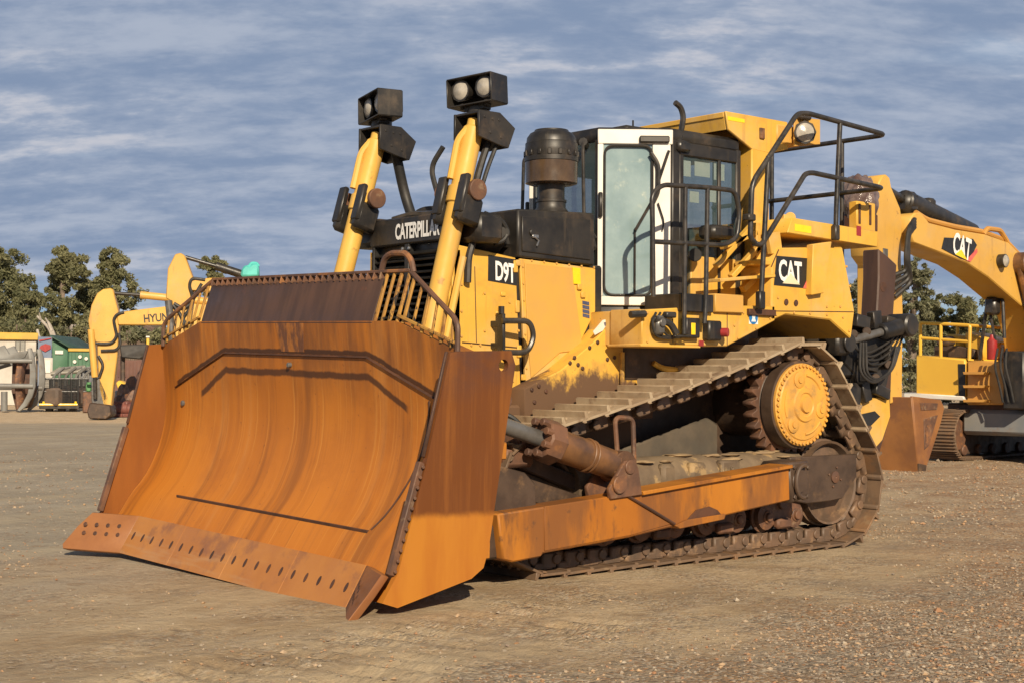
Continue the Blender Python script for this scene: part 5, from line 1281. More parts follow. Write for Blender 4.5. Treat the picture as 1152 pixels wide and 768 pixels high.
m = MB(); pl.slab(m, [(1062, 267.5), (1094, 269), (1098.5, 276), (1090, 294), (1080, 291), (1059, 280)], -.001, .012, 0); lg = m.build('logo_patch', M['sign_black'], boom)
m = MB(); pl.slab(m, [(1098.5, 280), (1099, 284), (1091, 295), (1086, 293)], 0, .016, 0); m.build('logo_stripe', M['sign_red'], lg)
r1, r0 = pl.at(1091, 282), pl.at(1072, 273); rr = (r1-r0); uu_ = (pl.at(1082, 270)-pl.at(1081, 287)); 
lettering('CAT', (r0+r1)/2+pl.n*.014, rr, uu_-rr*(uu_.dot(rr)/rr.dot(rr)), rr.length*1.05, 0.42, M['sign_white'], lg, weight=.03, depth=.004)
m = MB(); pl.slab(m, [(1073.5, 286.5), (1080.5, 281), (1087, 293)], .012, .022, 0); m.build('logo_triangle', M['sign_yellow'], lg)
m = MB(); c = pl.at(1124, 294); m.cyl(c, c+pl.n*.14, .13, None, 18); m.build('boom_lamp', M['black'], boom)
m = MB(); m.lathe([(.115, .0), (.08, .03), (0, .035)], c+pl.n*.14, pl.n, 18); m.build('lamp_lens', M['lens'], boom)
m = MB(); m.cyl(pl.at(1145, 297, -.05), pl.at(1145, 297, .22), .22, None, 20); m.tube([pl.at(1147, 300, .14), pl.at(1152, 345, .16), pl.at(1160, 400, .16)], .14, 12); m.tube([pl.at(1141, 302, .1), pl.at(1150, 340, .1)], .06, 8); m.build('boom_cylinder', M['cyl_rust'], boom)
m = MB(); m.tube([pl.at(1036, 239, -.1), pl.at(1048, 247, -.1), pl.at(1080, 255, -.1), pl.at(1110, 260, -.1), pl.at(1136, 270, -.1), pl.at(1152, 287, -.1)], .05, 8, .2)
m.tube([pl.at(1109, 264, -.05), pl.at(1113, 257, -.05), pl.at(1128, 259, -.05), pl.at(1136, 272, -.05)], .05, 8, .1); m.tube([pl.at(1122, 259, -.4), pl.at(1124, 268, -.1)], .04, 8); m.build('pipe', M['exc_orange'], boom)
m = MB(); o_ = -.35
m.cyl(pl.at(1036, 224, o_)+Vector((0, 0, 0)), pl.at(1112, 262, o_), .20, None, 18, .03); m.box(pl.at(1040, 227, o_), (.35, .35, .4), .08); m.box(pl.at(1062, 228, o_), (.25, .3, .2), .05)
m.tube([pl.at(1056, 228, o_), pl.at(1085, 242, o_), pl.at(1110, 256, o_)], .06, 8); sc_ = m.build('stick_cylinder', M['black'], boom)
m = MB(); m.cyl(pl.at(1007, 205, o_), pl.at(1040, 226, o_), .075, None, 12); m.build('rod', M['black_tube'], sc_)
m = MB(); oa, ob = -.12, -.68
pl.slab(m, [(996, 205), (1000, 197), (1004, 195.5), (1008, 199), (1010, 210), (1020, 234), (1022, 250), (1021, 290), (1023, 350), (1022, 450), (1006, 455), (1003, 350), (1003, 297), (996, 287), (992, 230)], oa, ob, .02); stick = xb(m, 'stick', M['exc'])
m = MB()
for k in range(4): m.tube([pl.at(1026, 247+3*k, .05), pl.at(1016, 258+2*k, .1), pl.at(1013+k, 290+3*k, .1), pl.at(1017+2*k, 305+4*k, .05), pl.at(1008+k, 310+8*k, -.08)], .04, 8, .3)
m.build('hose', M['rubber'], stick)
m = MB(); pl.slab(m, [(1000, 279), (1005, 280), (1005, 297), (1001, 296)], oa+.02, oa, .004); m.build('plate', M['greysteel'], stick)
m = MB()
pl.slab(m, [(1012, 445), (1044, 449), (1048, 458), (1044, 475), (1025, 533), (1019, 531)], .25, .19, .01); pl.slab(m, [(1012, 445), (1044, 449), (1048, 458), (1044, 475), (1025, 533), (1019, 531)], -.66, -.72, .01)
pl.slab(m, [(1011, 446), (1018, 446), (1024, 531), (1019, 533)], .24, -.71, .01); pl.slab(m, [(1018, 446), (1044, 449), (1044, 453), (1018, 451)], .24, -.71, .01)
bk = xb(m, 'bucket', M['bucket'])
m = MB(); pl.slab(m, [(1010, 430), (1022, 430), (1028, 452), (1014, 452)], -.2, -.6, .02); m.build('bucket_link', M['rust'], bk)
m = MB(); pl.slab(m, [(1018, 520), (1027, 522), (1025.5, 534), (1019, 533)], .27, -.74, .01); m.build('cutting_lip', M['darksteel'], bk)
m = MB(); pl.slab(m, [(1020, 452), (1040, 453), (1039, 460), (1021, 461)], .262, .245, .004); pl.slab(m, [(1024, 470), (1040, 466), (1030, 500), (1025, 505)], .262, .245, .004); m.build('wear_plate', M['rust'], bk)
# superstructure: faces square to the forward direction, placed on the plane of its front
Of = AT(1060, 450, 30.9)
def fr(px, py): return PP(px, py, Of, F)
def block(mb, l, depth, b=.03, off=0.0): mb.prism([fr(*q)+F*off for q in l], -F*depth, b)
m = MB(); block(m, [(1030, 399), (1086, 403.5), (1086, 449), (1030, 447)], 3.6); cw = xb(m, 'engine_cowl', M['exc_pale'])
m = MB(); block(m, [(1018, 441), (1086, 445), (1086, 450), (1018, 448)], .4, .02, .06); m.build('skirt', M['white'], cw)
m = MB(); block(m, [(1078, 409), (1086, 409), (1086, 446), (1079, 444)], .02, .002, .012); m.build('vent', M['grille'], cw)
m = MB(); block(m, [(1088, 405), (1134, 406), (1134, 455), (1087, 455)], 1.8); tb = xb(m, 'tool_box', M['exc_orange'])
m = MB()
for y0, y1 in ((418, 421), (433, 436), (449, 452)): block(m, [(1089, y0), (1114, y0), (1112, y1), (1090, y1)], .3, .005, .22)
m.build('step', M['exc_orange'], tb)
m = MB(); block(m, [(1060, 453), (1240, 453), (1240, 470), (1060, 470)], 3.6, .03, -.2); xb(m, 'turntable_deck', M['weld'])
m = MB(); block(m, [(1136, 395), (1160, 395), (1160, 460), (1136, 460)], 1.0, .03, .3); bbk = xb(m, 'boom_bracket', M['black']); m = MB()
for k in range(3): m.tube([fr(1132+5*k, 392)+F*.35, fr(1130+6*k, 412)+F*.42, fr(1134+6*k, 432)+F*.36, fr(1137+6*k, 452)+F*.32], .022, 8, .2)
m.build('hose', M['rubber'], bbk)
m = MB(); block(m, [(1190, 380), (1250, 380), (1250, 455), (1190, 455)], 3.4, .05); xb(m, 'counter_deck', M['exc'])
m = MB(); block(m, [(1196, 330), (1250, 330), (1250, 450), (1196, 450)], 1.7, .06, .05); cbx = xb(m, 'cab', M['exc_pale'])
m = MB(); block(m, [(1200, 338), (1246, 338), (1246, 420), (1200, 420)], .02, .002, .07); m.build('windscreen', M['clearglass'], cbx)
m = MB(); block(m, [(1034, 402), (1035, 385), (1042, 374), (1055, 376), (1062, 403)], 1.0, .05, -.8); block(m, [(1062, 403), (1063, 371), (1084, 380), (1086, 404)], 1.2, .05, -.8); cw2 = m.build('housing', M['exc_pale'], cw)
m = MB(); c = fr(1045, 383)-F*.7; m.box(c, (.3, .3, .2), .05); block(m, [(1034, 388), (1058, 388), (1080, 392), (1082, 402), (1034, 402)], .2, .02, -.6); m.build('engine_parts', M['darksteel'], cw)
m = MB(); t3 = lambda px, py, o_=0.0: fr(px, py)-F*o_
for o_ in (0.05, 1.6): m.tube([t3(1034, 402, o_), t3(1034, 363, o_), t3(1090, 366, o_), t3(1089, 404, o_)], .035, 8, .05); m.tube([t3(1034, 380, o_), t3(1089, 384, o_)], .03, 8); m.tube([t3(1057, 402, o_), t3(1057, 364, o_)], .035, 8)
m.tube([t3(1034, 363, .05), t3(1034, 363, 1.6)], .03, 8); m.tube([t3(1090, 366, .05), t3(1090, 366, 1.6)], .03, 8); m.build('guard_rail', M['exc_pale'], cw)
m = MB(); m.tube([t3(1094, 404, .3), t3(1103, 336, .3), t3(1120, 336, .3), t3(1122, 380, .3)], .035, 8, .05); m.tube([t3(1103, 338, .3), t3(1112, 385, .3)], .03, 8); m.box(t3(1110, 344, .25), (.25, .25, .35), .05); xb(m, 'mirror_frame', M['black_tube'])
m = MB(); c = t3(1108, 404, .3); m.lathe([(.09, 0), (.10, .02), (.10, .36), (.05, .42), (.04, .48), (0, .48)], c, (0, 0, 1), 16); o = m.build('gas_bottle', M['red'], None)
tag(o, 'small red bottle standing on the orange tool box of the right excavator', 'gas bottle')
g0 = P(1062, 517, z=0); 
t_a = g0-F*1.95; t_a.z = 0; c_a = crawler('crawler_track', t_a, F, S, 4.6, 0.80, 1.0, ex); c_a.matrix_parent_inverse = Matrix.Translation(-G)
t_b = t_a+S*2.75; c_b = crawler('crawler_track', t_b, F, S, 4.6, 0.80, 1.0, ex); c_b.matrix_parent_inverse = Matrix.Translation(-G)
m = MB(); cc = (t_a+t_b)/2+Vector((0, 0, .75)); Rm = Matrix((F, S, Vector((0, 0, 1)))).transposed(); m.box(cc+F*.3, (2.8, 2.3, .5), .08, Rm); m.cyl(cc+Vector((0, 0, .2)), cc+Vector((0, 0, .55)), .8, None, 32); xb(m, 'car_body', M['bluegrey'])

# ---- two excavators standing far behind the blade, seen from the side
def side_excavator(name, label, O, parts, ground_px, dist, mt, scale_foot):
    d = Vector((RH.x, RH.y, 0)) + FH*0.12; p_ = Pl(O, d)
    if p_.n.dot(CAM-O) < 0: p_.n = -p_.n
    e_ = thing(name, label, 'excavator', (O.x, O.y, 0), 0, 'excavators parked behind the blade'); mi_ = Matrix.Translation(-e_.location)
    def add(mb, nm, mtl, par=None):
        o = mb.build(nm, mtl, par or e_)
        if par is None: o.matrix_parent_inverse = mi_
        return o
    stick_l, boom_l, w_ = parts['stick'], parts['boom'], parts['w']
    m = MB(); p_.slab(m, stick_l, w_*.5, -w_*.5, .03); st_ = add(m, 'stick', mt)
    m = MB(); p_.slab(m, boom_l, w_*.62, -w_*.62, .03); bo = add(m, 'boom', mt)
    a_, b_, c_ = parts['cyl']
    m = MB(); m.cyl(p_.at(*b_), p_.at(*c_), .14, None, 12); cy_ = m.build('stick_cylinder', parts.get('cylmat', mt), bo)
    m = MB(); m.cyl(p_.at(*a_), p_.at(*b_), .065, None, 10); m.build('rod', M['black_tube'], cy_)
    a_, b_, c_ = parts['bcyl']; o2 = w_*.5+.12
    m = MB(); m.cyl(p_.at(*a_, o2), p_.at(*b_, o2), .12, None, 12); cy_ = m.build('bucket_cylinder', parts.get('bcylmat', mt), st_)
    m = MB(); m.cyl(p_.at(*b_, o2), p_.at(*c_, o2), .07, None, 10); m.build('rod', M['black_tube'], cy_)
    m = MB()
    for h_ in parts['hoses']: m.tube([p_.at(x, y, w_*.5+.06) for x, y in h_], .055, 8, .3)
    m.build('hose', M['rubber'], st_)
    m = MB(); p_.slab(m, parts['bucket'], .65, -.65, .04); bk_ = add(m, 'bucket', M['darksteel'])
    m = MB(); p_.slab(m, parts['link'], .25, -.25, .02); m.build('bucket_link', M['greysteel'], bk_)
    # body and tracks, hidden behind the blade from here
    fx = p_.at(*scale_foot); c = Vector((fx.x, fx.y, 0))+p_.d*1.4
    Rm = Matrix((p_.d, p_.n, Vector((0, 0, 1)))).transposed()
    for s_ in S2:
        t_ = crawler('crawler_track', c+p_.n*s_*1.25, -p_.d, p_.n, 4.0, .6, .9, e_); t_.matrix_parent_inverse = mi_
    m = MB(); m.box(c+Vector((0, 0, .72)), (2.2, 2.2, .4), .05, Rm); add(m, 'car_body', M['darksteel'])
    m = MB(); m.box(c+p_.d*1.3+Vector((0, 0, 1.55)), (2.8, 2.7, 1.1), .12, Rm); m.box(c-p_.d*.8-p_.n*.9+Vector((0, 0, 1.45)), (1.6, .9, .9), .08, Rm); bd = add(m, 'engine_cowl', mt)
    m = MB(); m.box(c-p_.d*.8+p_.n*.85+Vector((0, 0, 1.85)), (1.6, 1.0, 1.6), .12, Rm); cb = add(m, 'cab', mt)
    m = MB(); m.box(c-p_.d*.85+p_.n*1.36+Vector((0, 0, 2.05)), (1.2, .02, .9), .005, Rm); m.box(c-p_.d*1.61+p_.n*.85+Vector((0, 0, 2.0)), (.02, .8, 1.1), .005, Rm); m.build('window', M['clearglass'], cb)
    return e_, bo, p_
O1 = AT(115, 471, 57.0)
e1, b1, p1 = side_excavator('excavator', 'yellow excavator far left behind the blade, arm lowered, dark lettering on its boom', O1, dict(w=.5,
    stick=[(117, 326), (125, 324.8), (128, 326), (130, 335), (134, 350), (135, 362), (133, 400), (128.5, 434), (126, 462), (119, 462), (112.5, 437), (110.5, 388), (101.5, 369), (100.5, 361), (104, 344), (110, 331)],
    boom=[(133, 357), (141, 351), (165, 348), (186, 345.5), (215, 342), (262, 345), (300, 372), (318, 420), (306, 428), (284, 392), (255, 373), (215, 368), (189, 366), (150, 366), (134, 366)],
    cyl=((129, 330), (158, 332), (250, 341)), bcyl=((104, 371), (108.5, 424), (109, 448)),
    hoses=[[(141, 352), (133, 354), (129, 360), (131, 370), (133, 378), (128, 386), (118, 387), (107, 386)], [(135, 375), (137, 388), (132, 394), (115, 394.5)], [(112, 400), (118, 410), (113, 424)]],
    bucket=[(104, 452), (127, 455), (128.5, 466), (122, 471), (103, 470), (101, 462)], link=[(104, 428), (113, 424), (123, 447), (127, 458), (104, 458)]), (115, 471), 57, M['exc'], (312, 424))
a_, b_ = p1.at(163, 359), p1.at(188, 357); rr = (b_-a_).normalized()
lettering('HYUNDAI', (a_+p1.at(207, 355.6))/2+p1.n*.316, rr, Vector((0, 0, 1))-rr*rr.z, (p1.at(207, 355.6)-a_).length, .30, M['sign_black'], b1, weight=.02)
O2 = AT(205, 471, 50.0)
e2, b2, p2 = side_excavator('excavator', 'yellow excavator just left of the blade top, stick raised, boom running behind the blade', O2, dict(w=.6,
    stick=[(198, 287), (204, 285.5), (208.5, 288), (213, 300), (217.5, 312), (218.5, 336), (215, 362), (210, 384), (206, 440), (198, 455), (193, 440), (195, 384), (194.5, 340), (187.5, 336), (190, 303)],
    boom=[(214, 323), (216, 317), (222, 315), (240, 313.5), (292, 312), (330, 325), (365, 360), (380, 415), (366, 424), (345, 372), (315, 345), (280, 333), (240, 329), (217, 328)],
    cyl=((208.5, 289.5), (243, 299.5), (300, 318)), cylmat=M['black'], bcyl=((191, 339), (196, 384), (198, 420)), bcylmat=M['greysteel'],
    hoses=[[(232, 316), (217, 314), (214, 322), (218, 334), (215, 344), (207, 348), (197, 342)], [(228, 320), (222, 330), (214, 350), (206, 358), (212, 368)], [(196, 344), (205, 355), (210, 372)]],
    bucket=[(190, 455), (212, 455), (214, 470), (200, 477), (188, 474)], link=[(192, 440), (200, 436), (210, 458), (192, 460)]), (205, 471), 50, M['exc'], (372, 420))
m = MB(); p2.slab(m, [(271, 312), (272.5, 303), (277, 298.5), (281, 300), (285, 297), (291, 297.5), (291.5, 303), (292, 312)], .3, -.3, .06); m.tube([p2.at(280, 300), p2.at(283, 296), p2.at(289, 296.5), p2.at(291, 300)], .05, 8, .1)
o = m.build('cover', material('teal plastic cover', (0.10, 0.52, 0.47), (0.07, 0.42, 0.38), 3, .5), None); tag(o, 'teal plastic cover resting on the excavator boom above the blade guard', 'cover')

# ================================================================ FAR YARD ON THE LEFT
def box_at(mb, px0, px1, py0, py1, dist, depth, b=.03, base=None, mi=0):
    """a box whose front face spans the pixels at that distance; square to the view there"""
    a_, b_ = AT(px0, py1, dist), AT(px1, py0, dist)
    z0, z1 = a_.z, b_.z
    if base is not None: z0 = base
    rr = Vector((b_.x-a_.x, b_.y-a_.y, 0)); L_ = rr.length; rr.normalize(); n = Vector((rr.y, -rr.x, 0))
    if n.dot(FH) < 0: n = -n
    c = (Vector((a_.x, a_.y, 0))+Vector((b_.x, b_.y, 0)))/2+n*depth/2
    mb.box((c.x, c.y, (z0+z1)/2), (L_, depth, z1-z0), b, Matrix((rr, n, Vector((0, 0, 1)))).transposed() if rr.cross(n).z > 0 else Matrix((-rr, n, Vector((0, 0, 1)))).transposed(), mi)
    return mb
def simple(mb, name, mt, label, cat, group=None):
    return tag(mb.build(name, mt, None), label, cat, group)
def sub(mb, name, mt, parent): return mb.build(name, mt, parent)
# earth mound behind everything
hv, hf = [], []; pxs = list(range(-260, 420, 12)); prof = {-260: 425, -60: 404, 20: 392, 60: 356, 100: 350, 150: 352, 190: 372, 240: 392, 300: 402, 420: 425}
ks = sorted(prof)
def hy(px):
    for a_, b_ in zip(ks, ks[1:]):
        if px <= b_: t = (px-a_)/(b_-a_); return prof[a_]+(prof[b_]-prof[a_])*t
    return 425
for j in range(14):
    t = j/13; dd_ = 104+56*t
    for px in pxs:
        top_ = AT(px, hy(px), 128).z; sh = math.sin(PI*t)**0.8
        p = AT(px, 430, dd_); z = -0.3+max(0, top_)*sh*(1+.18*mnoise.noise(Vector((px*.06, t*5, 0))))+.5*mnoise.noise(Vector((px*.15, t*11, 4)))*sh
        hv.append((p.x, p.y, z))
n = len(pxs)
for j in range(13):
    for i in range(n-1): hf.append((j*n+i, j*n+i+1, (j+1)*n+i+1, (j+1)*n+i))
o = MB().raw(hv, hf).build('hill', material('brown earth mound', (0.21, 0.125, 0.085), (0.14, 0.10, 0.062), .25, .95, bump=.8, bscale=1.2, bdist=.4, layers=({'col': (0.075, 0.075, 0.032), 'scale': .5, 'lo': .5, 'hi': .6, 'amt': .85}, {'col': (0.28, 0.19, 0.14), 'scale': .4, 'lo': .57, 'hi': .63, 'amt': .8})), None, 180); o['kind'] = 'structure'

# site hut
m = MB(); box_at(m, -60, 41, 381, 440, 86, 4.0, .03, 0.0); hut = thing('site_hut', 'white site hut with a yellow roof fascia at the far left edge', 'hut', AT(-10, 440, 86)*1.0)
hut.location.z = 0; hm = Matrix.Translation(-hut.location)
def hp_(mb, nm, mt, par=None):
    o = mb.build(nm, mt, par or hut)
    if par is None: o.matrix_parent_inverse = hm
    return o
M['hutwhite'] = material('white hut cladding', (0.50, 0.47, 0.42), (0.42, 0.39, 0.34), 1.2, .6); M['hutyellow'] = material('yellow roof fascia', (0.56, 0.36, 0.05), (0.48, 0.30, 0.05), 2, .5)
wl_ = hp_(m, 'wall', M['hutwhite']); m = MB(); box_at(m, -62, 43, 374.5, 381, 85.8, 4.5, .03); hp_(m, 'roof', M['hutyellow'])
m = MB(); box_at(m, 17.5, 28, 384, 394, 85.95, .1, .01); wnd = hp_(m, 'window', M['clearglass']); m = MB()
for x0, x1 in ((17, 18), (22, 23), (27.6, 28.6)): box_at(m, x0, x1, 383.5, 394.5, 85.9, .12, .01)
m.build('frame', M['greysteel'], wnd)
# graphic board
m = MB(); box_at(m, 42.5, 58.5, 379, 404, 84, .25, .03, 0.0); bd = simple(m, 'advertising_board', material('dusty blue board', (0.12, 0.17, 0.26), (0.17, 0.2, 0.26), 1.5, .6), 'blue board with red graphics between the white hut and green shed', 'board')
m = MB(); c = AT(51, 390.5, 83.95); m.prism([AT(x, y, 83.93) for x, y in ((44, 392), (46, 388.5), (51, 386.5), (56.5, 388), (57, 392), (51, 395.5))], FH*.05, 0); m.prism([AT(44, 382.3, 83.93), AT(57.5, 380, 83.93), AT(57.5, 381, 83.93), AT(44, 384, 83.93)], FH*.05, 0); m.build('graphic', M['red'], bd)
# green shed and green container
M['green'] = material('green corrugated steel', (0.05, 0.135, 0.075), (0.075, 0.17, 0.105), 1.2, .55, layers=({'col': (.2, .3, .2), 'scale': 3, 'lo': .6, 'hi': .7, 'amt': .5},)); M['darkroof'] = material('dark green roof sheet', (0.03, 0.07, 0.05), (0.045, 0.085, 0.06), 2, .5)
m = MB(); a_ = [(58.5, 425), (58.5, 379), (76, 389), (76, 425)]; m.prism([AT(x, y, 92) for x, y in a_], FH*5, .02); sh = simple(m, 'green_shed', M['green'], 'green shed with a dark sloping roof beside the blue board', 'shed')
m = MB(); m.prism([AT(56, 376.5, 91.6), AT(78, 389.5, 91.6), AT(78, 391.5, 91.6), AT(56, 378.5, 91.6)], FH*5.6, .02); m.build('roof', M['darkroof'], sh)
m = MB(); box_at(m, 62, 71, 394, 398, 91.9, .1, .01); m.build('sign_panel', M['white'], sh)
m = MB(); box_at(m, 77, 104, 395, 418, 88, 2.4, .04, 0.0); gc = simple(m, 'shipping_container', M['green'], 'green container with a yellow top edge left of the yellow excavator arm', 'container')
m = MB(); box_at(m, 76.5, 104.5, 391.8, 395, 87.9, 2.6, .03); m.build('top_edge', M['hutyellow'], gc)
m = MB()
for px in (80, 84, 88, 92, 96, 100): box_at(m, px, px+.8, 396, 416, 87.93, .1, .01)
m.build('side_rib', M['green'], gc)
m = MB()
for px, py in ((84, 406.5), (97, 403), (90, 401)): m.lathe([(.10, 0), (.10, .02), (0, .02)], AT(px, py, 87.9), -FH, 12)
m.build('marker_dot', M['white'], gc)
# grey grab attachment on the left edge
gd = 69.0; m = MB(); G_ = lambda px, py, o_=0.0: AT(px, py, gd)+FH*o_
M['lgrey'] = material('light grey painted steel', (0.20, 0.20, 0.19), (0.15, 0.145, 0.135), 1.5, .5, layers=({'col': (.16, .1, .06), 'scale': 2.5, 'lo': .58, 'hi': .7, 'amt': .6},))
gb = thing('grapple_attachment', 'grey curved steel grapple standing on the gravel at the far left', 'grapple', (G_(18, 462).x, G_(18, 462).y, 0)); gm = Matrix.Translation(-gb.location)
def gp(mb, nm, mt):
    o = mb.build(nm, mt, gb); o.matrix_parent_inverse = gm; return o
for off in (0.0, 1.3):
    m = MB(); m.prism([G_(x, y, off) for x, y in [(30.5, 392), (35, 391), (38.5, 402), (40, 418), (39.5, 434), (36, 446), (30, 456), (22, 462.5), (19, 461), (26, 452), (31, 442), (33, 430), (33.5, 416), (32, 403)]], FH*.12, .02); gp(m, 'tine', M['lgrey'])
    m = MB(); m.prism([G_(x, y, off+.05) for x, y in [(-30, 400), (4, 388), (10, 398), (22, 395), (31, 394), (27, 402), (10, 408), (-30, 420)]], FH*.12, .02); gp(m, 'arm', M['lgrey'])
m = MB(); m.tube([G_(-40, 405.5), G_(36, 405.5)], .10, 10); m.tube([G_(-40, 433), G_(37, 434)], .11, 10); m.tube([G_(-40, 436, 1.3), G_(37, 436, 1.3)], .1, 10); gp(m, 'cross_bar', M['lgrey'])
m = MB(); m.prism([G_(x, y, .2) for x, y in [(17, 408), (24, 408), (21, 428), (25, 456), (17, 461), (14, 430)]], FH*.5, .03); gp(m, 'centre_tine', M['rust'])
m = MB(); m.prism([G_(x, y, .9) for x, y in [(6, 404), (30, 404), (32, 440), (26, 458), (10, 461), (5, 440)]], FH*.3, .03); gp(m, 'backplate', M['weld'])
m = MB(); m.tube([G_(3, 440, .2), G_(3, 462, .2)], .14, 10); gp(m, 'post', M['lgrey'])
# mesh cage on a low frame
cd_ = 70.5; K_ = lambda px, py, o_=0.0: AT(px, py, cd_)+FH*o_
cg = thing('mesh_cage', 'black wire mesh cage on a low trailer with a yellow rail', 'cage', (K_(66, 461).x, K_(66, 461).y, 0)); km = Matrix.Translation(-cg.location)
def kp(mb, nm, mt):
    o = mb.build(nm, mt, cg); o.matrix_parent_inverse = km; return o
m = MB()
for off in (0, 1.6):
    for px in (46, 56, 68, 80, 87.5): m.tube([K_(px, 425.5, off), K_(px, 455, off)], .045, 6)
    m.tube([K_(46, 425.5, off), K_(87.5, 425.5, off)], .045, 6); m.tube([K_(46, 440, off), K_(87.5, 440, off)], .035, 6)
kp(m, 'cage_frame', M['grille'])
m = MB()
for off in (0.02, 1.58):
    for i in range(34): x = 46.5+i*1.2; m.tube([K_(x, 426, off), K_(x, 453, off)], .012, 4)
    for i in range(16): y = 427+i*1.7; m.tube([K_(46, y, off), K_(87.5, y, off)], .012, 4)
kp(m, 'mesh_panel', M['grille'])
m = MB(); box_at(m, 44, 89, 455, 459.5, cd_-.1, 2.0, .02); kp(m, 'bed', M['black'])
m = MB(); m.tube([K_(45, 454.5, -.12), K_(88, 454.5, -.12)], .05, 6); m.tube([K_(50, 451, -.12), K_(50, 455, -.12)], .05, 6); m.tube([K_(86, 451, -.12), K_(86, 455, -.12)], .05, 6); kp(m, 'yellow_rail', M['sign_yellow'])
m = MB()
for px in (53, 67, 80): m.cyl(K_(px, 460.2, .2), K_(px, 460.2, .5), .15, None, 12)
kp(m, 'wheel', M['rubber'])
m = MB(); m.box(K_(62, 446, .9), (2.2, 1.0, .8), .1, Matrix.Rotation(.6, 3, 'Z')); simple(m, 'crate', material('weathered brown crate', (.16, .11, .08), (.1, .075, .06), 2, .8), 'brown crate inside the black mesh cage', 'crate')
# low dark implements standing between the cage and the sheds
for i, (px, py, wd, lab) in enumerate(((70, 424, 20, 'dark tracked implement behind the mesh cage, nearest the white cabinet'), (92, 424, 14, 'dark implement frame in front of the grey tank'))):
    m = MB(); t_ = thing('machine_part', lab, 'machine part', (AT(px, 440, 74).x, AT(px, 440, 74).y, 0)); mt_ = Matrix.Translation(-t_.location)
    box_at(m, px-wd/2, px+wd/2, py+8, 458, 74, .8, .05, 0.1); o = m.build('body', M['darksteel'], t_); o.matrix_parent_inverse = mt_
    m = MB()
    for k in range(4): q = AT(px-wd/2+wd*k/3, py+10, 73.9); m.tube([q, q+Vector((0, 0, .5+.25*(k % 2))), q+RH*.5+Vector((0, 0, .9))], .06, 6, .2)
    o = m.build('arm', M['lgrey'], t_); o.matrix_parent_inverse = mt_
# loader and small clutter
m = MB(); box_at(m, 48, 59.5, 402, 420, 78, .8, .03, 0.0); wb_ = simple(m, 'white_cabinet', M['hutwhite'], 'narrow white cabinet in front of the blue board', 'cabinet'); m = MB(); box_at(m, 50.5, 57, 405, 419, 77.95, .06, .01); m.build('door', M['white'], wb_)
m = MB()
for k in range(5): m.cyl(AT(57, 420-1.3*k, 76)+FH*(.3*k), AT(88, 417.5-1.3*k, 76)+FH*(.3*k), .10, None, 10)
m.cyl(AT(60, 423, 75.5), AT(60, 423, 75.5)-Vector((0, 0, .8)), .06, None, 6); m.cyl(AT(86, 421, 75.5), AT(86, 421, 75.5)-Vector((0, 0, .8)), .06, None, 6)
simple(m, 'pipe_stack', material('pale galvanised pipes', (.24, .22, .18), (.18, .165, .135), 3, .5), 'pale pipes stacked on a rack behind the mesh cage', 'pipes')
m = MB(); m.prism([AT(x, y, 77) for x, y in [(84, 452), (84, 425), (90, 416.5), (103, 415), (106, 424), (106, 452)]], FH*2.2, .15); tk = simple(m, 'grey_tank', material('dull grey tank', (.15, .16, .17), (.11, .115, .125), 2, .5), 'dull grey tank left of the yellow excavator arm', 'tank')
m = MB(); m.cyl(AT(95, 416, 76)+FH*.8, AT(95, 413, 76)+FH*.8, .25, None, 14); m.build('hatch', M['lgrey'], tk)
m = MB(); box_at(m, 93, 106, 440.5, 455, 68, .7, .04, 0.0); simple(m, 'scrap_crate', M['rust'], 'rusty scrap crate under the small green drum', 'crate')
m = MB(); box_at(m, 96.5, 103, 431, 440.3, 68, .4, .06); m.cyl(AT(100, 432, 67.8), AT(100, 429.5, 67.8), .10, None, 10); simple(m, 'fuel_drum', material('bright green drum', (.07, .22, .08), (.1, .25, .1), 3, .5), 'small bright green drum standing on a rusty crate beside the far excavator bucket', 'drum')
m = MB(); m.prism([AT(x, y, 72) for x, y in [(134, 388), (168, 387), (165, 399), (157, 404), (136, 402)]], FH*2.4, .06); tr = simple(m, 'conveyor_hopper', material('black hopper sheet', (.03, .027, .025), (.05, .045, .04), 2, .6), 'black hopper body hanging behind the yellow excavator arm', 'hopper')
m = MB()
for px in (138, 163): m.tube([AT(px, 400, 72.5), AT(px, 458, 72.5)], .12, 8)
m.build('leg', M['darksteel'], tr)
m = MB(); box_at(m, 128, 172, 405, 425, 84, 2.4, .05, 0.0); rc_ = simple(m, 'rusty_container', material('red brown rusted container', (.15, .07, .05), (.11, .055, .045), 1, .7), 'red brown rusted container behind the black hopper', 'container')
m = MB()
for i in range(11): box_at(m, 129+i*4, 130.2+i*4, 406, 424, 83.93, .1, .01)
m.build('side_rib', rc_.data.materials[0], rc_)
m = MB(); box_at(m, 164.5, 168, 379, 402, 66, .25, .03, 0.0); yp = simple(m, 'yellow_post', M['exc_pale'], 'pale yellow post showing just left of the blade', 'post'); m = MB(); box_at(m, 164, 168.5, 378, 380, 65.95, .35, .02); m.build('cap', M['white'], yp)
m = MB(); box_at(m, 143, 157, 427, 437, 66, .8, .06); box_at(m, 145, 156, 437, 452, 66.2, .5, .04, 0.0); simple(m, 'yellow_machine_frame', M['exc_pale'], 'pale yellow machine block right of the far excavator stick', 'machine part')
m = MB(); m.prism([AT(x, y, 65) for x, y in [(130, 430), (134, 427), (142, 432), (139, 438), (132, 437)]], FH*.7, .04); m.tube([AT(134, 436, 65)+FH*.3, AT(134, 460, 65)+FH*.3], .08, 8); simple(m, 'yellow_bracket', M['exc_pale'], 'tilted pale yellow bracket beside the far excavator stick', 'machine part')
